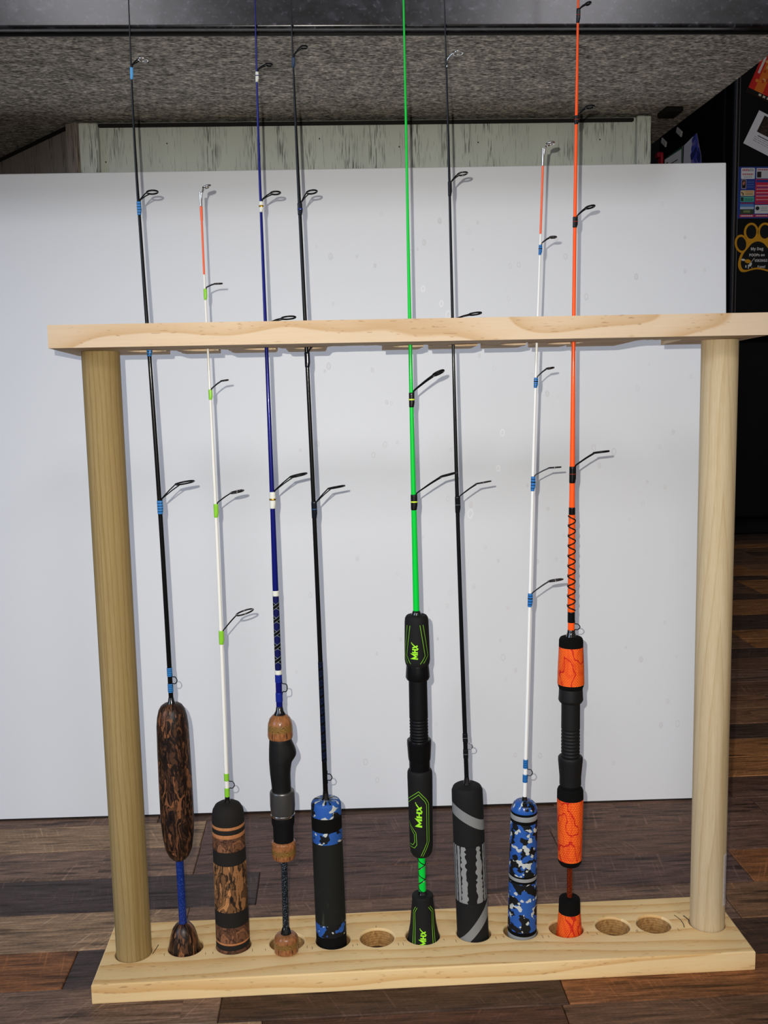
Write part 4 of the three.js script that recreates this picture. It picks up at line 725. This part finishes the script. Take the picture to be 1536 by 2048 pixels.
// --- rod 3: blue blank, white threads, cork and carbon reel seat
{
  const t = startRod(ROD.reelSeat, 'blue fishing rod with white wraps and a sculpted black reel seat between cork rings'), R = ROD.reelSeat;
  const blue = gloss({ color: 0x12186a, roughness: 0.18, metalness: 0.15 }), white = gloss({ color: 0xd9dacd, roughness: 0.35 }), gold = mat({ color: 0x9a7628, roughness: 0.3, metalness: 0.8 }), carbon = mat({ color: 0x131313, roughness: 0.5 });
  add(t, 'butt_cap', profileOf(t, 'butt'), corkGloss); add(t, 'butt_collar', [[0.0165, 0.0056], [0.021, 0.0046], [0.025, 0.0031]], epoxy);
  add(t, 'lower_blank', profileOf(t, 'tube'), gloss({ map: pixels(64, 512, (u, v) => { const k = smooth(0.15, 0.5, N(u * 26, v * 90, 7)) * (0.4 + 0.6 * Math.abs(N(u * 60, v * 300, 3))); return [20 + k * 200, 25 + k * 210, 30 + k * 210]; }) }), { label: 'silver flecked black stretch of blank above the butt' });
  add(t, 'rear_ring', profileOf(t, 'cork2'), corkGloss); add(t, 'seat_thread', profileOf(t, 'lower'), rubber);
  add(t, 'chrome_ring', profileOf(t, 'chrome'), chrome); add(t, 'lock_nut', profileOf(t, 'sleeve'), mat({ color: 0x5b5a58, roughness: 0.35, metalness: 0.7 }));
  { // sculpted body: a slim core that swells into a hood on the right
    const a = R.seat[0] / 1000, b = 0.2085, prof = [[a - 0.004, 0.0088], [a + 0.005, 0.009], [a + 0.018, 0.0102], [a + 0.03, 0.0107], [a + 0.04, 0.0104], [b - 0.002, 0.0098], [b, 0.0094]];
    const p = []; for (let i = 0; i <= 46; i++) { const s = mix(prof[0][0], b, i / 46); p.push([s, lin(prof, s)]); }
    add(t, 'reel_seat', p, carbon, { seg: 48, shape: (v) => {
      const rel = (v.y - a) / (b - a), d = v.x / (Math.hypot(v.x, v.z) + 1e-9), hood = smooth(0.52, 0.7, rel) * (1 - smooth(0.72, 1.02, rel) * 0.85);
      v.x += smooth(0.0, 1, d) * hood * 0.0042 - 0.0012 * smooth(0.05, 0.35, rel) * (1 - smooth(0.35, 0.62, rel)) * smooth(0.3, 1, d); v.x -= 0.0006;
    } });
  }
  add(t, 'fore_ring', profileOf(t, 'cork'), corkGloss); add(t, 'winding_check', profileOf(t, 'check'), epoxy);
  blank(t, 'blank', 0.233, 0.8584 + OVER, blue);
  blank(t, 'diamond_wrap', R.deco[0] / 1000, R.deco[1] / 1000, gloss({ map: crossTexture('#15194a', '#0d0e12', '#a9b3ae', 5.5, 44, 5, null) }), { grow: 0.00015, label: 'dark blue decorative wrap crossed with silver lines' });
  R.wraps.forEach((_, i) => wrap(t, i, i > 5 ? gloss({ color: 0x182880 }) : white, { foot: i < 4, inset: i === 1 || i === 3 ? [0.55, 0.0022, gold] : i === 0 ? [0.62, 0.0012, blue] : null }));
  R.guides.forEach((g) => guide(t, g, blackWire, { twin: true })); hookKeeper(t, blackWire, true);
}
// --- rod 4: black blank on a long foam handle with blue camouflage rings
{
  const t = startRod(ROD.longCamo, 'black fishing rod with a mostly black foam handle ringed in blue camouflage'), R = ROD.longCamo;
  const h = profileOf(t, 'handle'), lo = h[0][0], hi = h[h.length - 1][0], cuts = [hi, ...R.bands.map((x) => x / 1000), lo];
  const kinds = [camoMat(camoTexture(512, 96, 1.4, 1.5, 2.2, 0.22, -0.02)), foam, camoMat(camoTexture(512, 96, 1.4, 1.2, 6.2, 0.19, -0.05)), mat({ map: pixels(256, 256, (u, v) => { const k = smooth(0.12, 0.5, around(u, v, 3, 5, 4, 3)) * smooth(0.7, 0.2, v) * 34; return [24 + k, 25 + k, 22 + k * 0.8]; }), roughness: 0.85 }), camoMat(camoTexture(512, 96, 1.4, 1.2, 11.2, 0.19, -0.05)), foam];
  for (let i = 0; i < cuts.length - 1; i++) add(t, i % 2 ? 'foam_section' : 'camouflage_ring', slice(h, cuts[i + 1], cuts[i]), kinds[i]);
  add(t, 'winding_check', profileOf(t, 'check'), epoxy);
  blank(t, 'blank', 0.166, 0.874 + OVER, blackGloss);
  blank(t, 'diamond_wrap', R.deco[0] / 1000, R.deco[1] / 1000, gloss({ map: crossTexture('#0e1426', '#0b0b0e', '#1c2f5c', 11, 40, 7, null) }), { grow: 0.0002, label: 'black and navy diamond pattern wrap' });
  const navy = gloss({ color: 0x12161f, roughness: 0.2 }), line = gloss({ color: 0x27507f });
  R.wraps.forEach((_, i) => wrap(t, i, i === 0 ? gloss({ color: 0x1d3550 }) : navy, { inset: i === 3 ? [0.55, 0.001, line] : i === 1 ? [0.5, 0.002, gloss({ color: 0x1c2a6b })] : null }));
  R.guides.forEach((g) => guide(t, g, blackWire)); hookKeeper(t, blackWire);
}
// lime print on the black grips: polylines in (degrees round from the front, 0..1 from the top) and upright lettering
function gripTexture(w, h, lines, words, lw) {
  return drawn(w, h, (c) => {
    c.fillStyle = '#141414'; c.fillRect(0, 0, w, h); const r = rng(31); for (let i = 0; i < 900; i++) { c.fillStyle = `rgba(${40 + r() * 20},${40 + r() * 20},${40 + r() * 20},0.25)`; c.fillRect(r() * w, r() * h, 2, 2); }
    const X = (d) => (0.5 + d / 360) * w, Y = (v) => v * h; c.strokeStyle = '#86d42a'; c.lineJoin = 'round'; c.lineWidth = lw;
    for (const l of lines) { c.beginPath(); l.forEach(([d, v], i) => (i ? c.lineTo(X(d), Y(v)) : c.moveTo(X(d), Y(v)))); c.stroke(); }
    c.fillStyle = '#9be62c';
    for (const [d, v0, v1, deg] of words) {       // MHX read upwards from v1 to v0, deg wide
      c.save(); c.translate(X(d), Y(v1)); c.rotate(-PI / 2); const L = (v1 - v0) * h, tall = deg / 360 * w; c.scale(L / 100, tall / 40);
      c.lineWidth = 9; c.lineCap = 'butt'; c.lineJoin = 'miter'; c.strokeStyle = '#9be62c'; c.transform(1, 0, -0.06, 1, 1, 0);
      c.beginPath(); c.moveTo(3, 20); c.lineTo(3, -18); c.lineTo(17, 8); c.lineTo(31, -18); c.lineTo(31, 20); c.stroke();
      c.beginPath(); c.moveTo(43, 20); c.lineTo(43, -20); c.moveTo(62, 20); c.lineTo(62, -20); c.moveTo(43, 0); c.lineTo(62, 0); c.stroke();
      c.beginPath(); c.moveTo(72, -18); c.lineTo(88, 20); c.stroke(); c.lineWidth = 7; c.beginPath(); c.moveTo(66, 24); c.quadraticCurveTo(82, 2, 99, -22); c.stroke(); c.lineWidth = 3; c.beginPath(); c.arc(104, -24, 2, 0, 7); c.stroke();
      c.restore();
    }
  });
}
// seat shared by the two rods with tubular reel seats: barrel with ribs, knurled hood
function ribbed(profile, from, to, count, depth) {
  const [a, b] = [profile[0][0], profile[profile.length - 1][0]], out = []; for (let i = 0; i <= 220; i++) { const s = mix(a, b, i / 220), k = s > from && s < to ? (0.5 - 0.5 * Math.cos((s - from) / (to - from) * count * 2 * PI)) * depth : 0; out.push([s, lin(profile, s) - k]); }
  return out;
}
// --- rod 5: green blank
{
  const t = startRod(ROD.green, 'bright green fishing rod with black grips printed in lime lines and lettering'), R = ROD.green;
  const green = gloss({ color: 0x08c83c, roughness: 0.28 }), yellow = gloss({ color: 0xc4e03a });
  const gm = (map) => mat({ map, roughness: 0.75 });
  add(t, 'butt_cap', profileOf(t, 'butt'), gm(gripTexture(1024, 768, [[[-46, 0.15], [-60, 0.23], [-46, 0.78], [-46, 1]], [[-36, 0.16], [-49, 0.24], [-36, 0.78], [-36, 1]], [[26, 0.15], [46, 0.24], [30, 0.78], [30, 1]], [[37, 0.14], [57, 0.23], [40, 0.78], [40, 1]]], [[-6, 0.5, 0.74, 22]], 6)));
  add(t, 'butt_collar', profileOf(t, 'bcheck'), epoxy);
  add(t, 'lower_blank', profileOf(t, 'tube'), gloss({ color: 0x08c83c }));
  { // dark and silver threads spiralling round the lower blank
    for (const [k, m, w] of [[1, blackGloss, 0.0008], [1, chrome, 0.00035], [-1, blackGloss, 0.0008]]) {
      const pts = []; for (let i = 0; i <= 60; i++) { const s = mix(0.063, 0.101, i / 60), a = k * i / 60 * 2.6 * PI * 2 + (m === chrome ? 0.3 : 0) + 0.8, r = 0.00345; pts.push(V3(t.bend(s) + Math.sin(a) * r, s, Math.cos(a) * r)); }
      part(t, 'spiral_thread', tubeAlong(pts, w * 0.6, 160, 6), m);
    }
  }
  add(t, 'rear_grip', profileOf(t, 'rear'), gm(gripTexture(1024, 1280, [[[-80, 0.33], [-12, 0.21], [22, 0.3], [37, 0.36], [37, 0.8], [2, 0.97]], [[-80, 0.37], [-12, 0.245], [16, 0.325], [25, 0.37], [25, 0.8], [-8, 0.965]], [[-78, 0.58], [-30, 0.69], [-27, 0.83], [-40, 0.87], [-78, 0.87]], [[-72, 0.62], [-40, 0.71], [-38, 0.8], [-50, 0.84], [-76, 0.84]]], [[-12, 0.36, 0.62, 26]], 6)));
  add(t, 'hood', profileOf(t, 'hood'), plastic); 
  { const p = profileOf(t, 'barrel'); add(t, 'reel_seat', ribbed(p, 0.214, 0.238, 8, 0.0005), rubber); }
  add(t, 'hood_collar', profileOf(t, 'ring'), plastic);
  add(t, 'fore_grip', profileOf(t, 'fore'), gm(gripTexture(1024, 768, [[[-56, 0.17], [-76, 0.76], [-58, 0.92]], [[-38, 0.17], [-60, 0.76], [-38, 0.92]], [[11, 0.16], [33, 0.77], [8, 0.92]], [[27, 0.16], [51, 0.77], [24, 0.91]]], [[-15, 0.52, 0.82, 26]], 6)));
  add(t, 'winding_check', profileOf(t, 'check'), epoxy);
  blank(t, 'blank', 0.3385, 0.8738 + OVER, green);
  R.wraps.forEach((_, i) => wrap(t, i, gloss({ color: 0x0c0d0c, roughness: 0.4, clearcoat: 0.2 }), { inset: [0.53, 0.0018, yellow] }));
  R.guides.forEach((g, i) => guide(t, g, blackWire, { wire: i ? 0.0006 : 0.0008 }));
}
// --- rod 6: striped handle
{
  const t = startRod(ROD.striped, 'black fishing rod with a black foam handle carrying grey diagonal bands and claw-like vertical stripes'), R = ROD.striped;
  const h = profileOf(t, 'handle'), lo = h[0][0], hi = h[h.length - 1][0], b1 = R.bands[0] / 1000, b2 = R.bands[1] / 1000;
  const speck = (c, w, hh) => { const r = rng(8); for (let i = 0; i < 1500; i++) { c.fillStyle = `rgba(90,90,88,${r() * 0.16})`; c.fillRect(r() * w, r() * hh, 2, 2); } };
  const band = (left0, left1, right0, right1) => drawn(1024, 512, (c, w, hh) => { c.fillStyle = '#171717'; c.fillRect(0, 0, w, hh); c.fillStyle = '#7f807e'; c.beginPath(); const n = 24; for (let i = 0; i <= n; i++) { const a = -PI / 2 + PI * i / n; c.lineTo((0.5 + a / (2 * PI)) * w, mix(left0, right0, (Math.sin(a) + 1) / 2) * hh); } for (let i = n; i >= 0; i--) { const a = -PI / 2 + PI * i / n; c.lineTo((0.5 + a / (2 * PI)) * w, mix(left1, right1, (Math.sin(a) + 1) / 2) * hh); } c.fill(); speck(c, w, hh); });
  add(t, 'foam_section', slice(h, b1, hi), mat({ map: band(0.27, 0.46, 0.6, 0.78), roughness: 0.8 }), { label: 'upper foam section with a grey band running down to the right' });
  const claws = drawn(1024, 768, (c, w, hh) => {
    c.fillStyle = '#151515'; c.fillRect(0, 0, w, hh); const r = rng(44), X = (d) => (0.5 + d / 360) * w;
    for (const [d0, d1, j] of [[-85, -76, 1], [-70, -62, 2], [-57, -45, 2], [-42, -19, 9], [15, 40, 9], [47, 55, 3], [60, 68, 2], [74, 84, 1], [-130, -100, 3], [100, 140, 3]]) {
      c.fillStyle = '#8a8b89'; c.beginPath(); const n = 26, L = [], Rr = [];
      for (let i = 0; i <= n; i++) { const y = i / n * hh, taper = j > 5 ? 0.55 + 0.45 * Math.sin(Math.min(1, i / n * 1.15) * PI * 0.55) : 1; const m = (X(d0) + X(d1)) / 2, hw = (X(d1) - X(d0)) / 2 * taper; L.push([m - hw + (r() - 0.5) * j * 3, y]); Rr.push([m + hw + (r() - 0.5) * j * 3, y]); }
      [...L, ...Rr.reverse()].forEach(([x, y], i) => (i ? c.lineTo(x, y) : c.moveTo(x, y))); c.fill();
    }
    speck(c, w, hh);
  });
  add(t, 'striped_section', slice(h, b2, b1), mat({ map: claws, roughness: 0.75 }), { label: 'middle section with ragged grey vertical stripes' });
  add(t, 'foam_section', slice(h, lo, b2), mat({ map: band(0.72, 0.9, 0.02, 0.3), roughness: 0.8 }), { label: 'lower foam section with a grey band rising to the right' });
  add(t, 'winding_check', profileOf(t, 'check'), epoxy);
  blank(t, 'blank', 0.167, 0.8739 + OVER, gloss({ color: 0x0f1013 }));
  const w1 = gloss({ color: 0x141518, roughness: 0.12 }), grey = gloss({ color: 0x55585c });
  R.wraps.forEach((_, i) => wrap(t, i, w1, { foot: i < 4, inset: i === 3 || i > 3 ? [0.5, 0.0008, grey] : null }));
  R.guides.forEach((g, i) => guide(t, g, i === 0 ? chrome : i === 3 ? darkChrome : blackWire, { ringMat: i === 1 ? darkChrome : null })); hookKeeper(t, chrome);
}
// --- rod 7: white blank, blue threads, camouflage handle
{
  const t = startRod(ROD.shortCamo, 'white fishing rod with blue wraps, coral tip and full blue camouflage handle with grey rings'), R = ROD.shortCamo;
  const blue = gloss({ map: ridges, color: 0x3480cc, roughness: 0.3 }), white = gloss({ color: 0xe9e9e6 }), ringGrey = mat({ color: 0x8d8e8c, roughness: 0.7 });
  const h = profileOf(t, 'handle'), lo = h[0][0], hi = h[h.length - 1][0], cuts = [hi, ...R.bands.map((x) => x / 1000), Math.min(lo, R.bands[9] / 1000 - 0.004)];
  const A = camoMat(camoTexture(512, 128, 1.4, 1.1, 21.4, 0.24, 0)), B = camoMat(camoTexture(512, 512, 1.3, 5.4, 4.9, 0.18, -0.03)), C = camoMat(camoTexture(512, 512, 1.3, 5.2, 14.1, 0.18, -0.03));
  const kinds = [gloss({ map: A.map }), foam, ringGrey, foam, B, foam, ringGrey, foam, C, foam, ringGrey], names = ['camouflage_cap', 'black_ring', 'grey_ring', 'black_ring', 'camouflage_section', 'black_ring', 'grey_ring', 'black_ring', 'camouflage_section', 'black_ring', 'grey_ring'];
  for (let i = 0; i < cuts.length - 1; i++) add(t, names[i], slice(h, cuts[i + 1], cuts[i]), kinds[i]);
  add(t, 'winding_check', profileOf(t, 'check'), epoxy);
  blank(t, 'blank', 0.154, 0.6772, white); add(t, 'coral_tip', profileOf(t, 'tip'), gloss({ color: 0xf06a45 }), { seg: 16 });
  R.wraps.forEach((_, i) => wrap(t, i, blue, { foot: i < 4, inset: i < 4 ? [0.62, 0.0012, blackGloss] : null })); R.guides.forEach((g) => guide(t, g, darkChrome)); hookKeeper(t, darkChrome); tipTop(t, chrome);
}
// --- rod 8: orange
{
  const t = startRod(ROD.orange, 'bright orange fishing rod with black wraps and honeycomb orange grips, rightmost of the rods'), R = ROD.orange;
  const orange = gloss({ color: 0xff5a1c, roughness: 0.28 });
  const comb = pixels(512, 512, (u, v) => { const x = u * 26, y = v * 26, r = Math.floor(y), xx = x + (r % 2) * 0.5, fx = xx - Math.floor(xx) - 0.5, fy = y - r - 0.5, d = Math.sqrt(fx * fx + fy * fy), k = 255 * smooth(0.5, 0.28, d); return [k, k, k]; }, { data: true });
  const fire = (seed, w, h, len, k = 1) => pixels(w, h, (u, v) => {
    const x = u * 34, y = v * len * 9, r = Math.floor(y), xx = x + (r % 2) * 0.5, fx = xx - Math.floor(xx) - 0.5, fy = y - r - 0.5, cell = smooth(0.5, 0.2, Math.sqrt(fx * fx + fy * fy));
    const wv = around(u, v, 1.4, len * 0.8, 3, seed), f = Math.abs(around(u, v, 1.0, len * 0.55, 2, seed + 13) + wv * 0.35), vein = 1 - smooth(0.018, 0.05, f), veil = (1 - smooth(0.0, 0.1, Math.abs(around(u, v, 1.2, len * 0.5, 2, seed + 31)))) * 0.25;
    const c = mix3([238, 80, 18], [255, 122, 42], cell); return mix3(c, [196, 34, 20], clamp(vein * 0.85 + veil) * k);
  });
  const grip = (seed, h, len) => mat({ map: fire(seed, 768, h, len), roughness: 0.5, bumpMap: comb, bumpScale: 0.0003 });
  add(t, 'butt_cap', profileOf(t, 'butt'), grip(3.4, 256, 2.2)); add(t, 'butt_ring', profileOf(t, 'bcollar'), foam); add(t, 'butt_collar', profileOf(t, 'bcheck'), epoxy);
  add(t, 'lower_blank', profileOf(t, 'tube'), gloss({ map: pixels(64, 512, (u, v) => { const k = smooth(0.1, 0.5, N(u * 30, v * 150, 4)); return [70 + k * 170, 22 + k * 70, 10 + k * 24]; }), metalness: 0.2 }), { label: 'copper flecked dark red stretch of blank' });
  add(t, 'end_ring', profileOf(t, 'collar4'), foam); add(t, 'rear_grip', profileOf(t, 'grip2'), grip(8.2, 512, 4.6)); add(t, 'end_ring', profileOf(t, 'collar3'), foam);
  add(t, 'hood', profileOf(t, 'hood'), mat({ color: 0x151515, roughness: 0.55 })); { const p = profileOf(t, 'barrel'); add(t, 'reel_seat', ribbed(p, 0.192, 0.222, 9, 0.0005), mat({ color: 0x141414, roughness: 0.6 })); }
  add(t, 'hood_collar', profileOf(t, 'ring'), mat({ color: 0x161616, roughness: 0.5 })); add(t, 'end_ring', profileOf(t, 'collar2'), foam); add(t, 'fore_grip', profileOf(t, 'grip'), grip(14.8, 384, 2.9)); add(t, 'end_ring', profileOf(t, 'collar'), foam);
  add(t, 'winding_check', profileOf(t, 'check'), epoxy);
  blank(t, 'blank', 0.3165, 0.8736 + OVER, orange);
  { // black thread criss-crossing the orange blank above the grip
    const a = R.deco[0] / 1000, b = R.deco[1] / 1000;
    blank(t, 'wrapped_stretch', a, b, gloss({ color: 0xf05818, roughness: 0.35 }), { grow: 0.0004 });
    for (const k of [1, -1]) { const pts = []; for (let i = 0; i <= 220; i++) { const s = mix(a + 0.001, b - 0.001, i / 220), q = k * i / 220 * 9.5 * 2 * PI + PI * 0.5, r = t.rodR(s) + 0.0004; pts.push(V3(t.bend(s) + Math.sin(q) * r, s, Math.cos(q) * r)); } part(t, 'cross_thread', tubeAlong(pts, 0.00072, 420, 6), blackGloss); }
  }
  R.wraps.forEach((_, i) => wrap(t, i, blackGloss, { foot: i < 4, inset: i < 4 ? [0.55, 0.0008, gloss({ color: 0x8a2a1a })] : null }));
  R.guides.forEach((g, i) => guide(t, g, blackWire, { wire: i === 3 ? 0.00075 : 0.0006 })); hookKeeper(t, blackWire);
}

renderer.render(scene, camera);
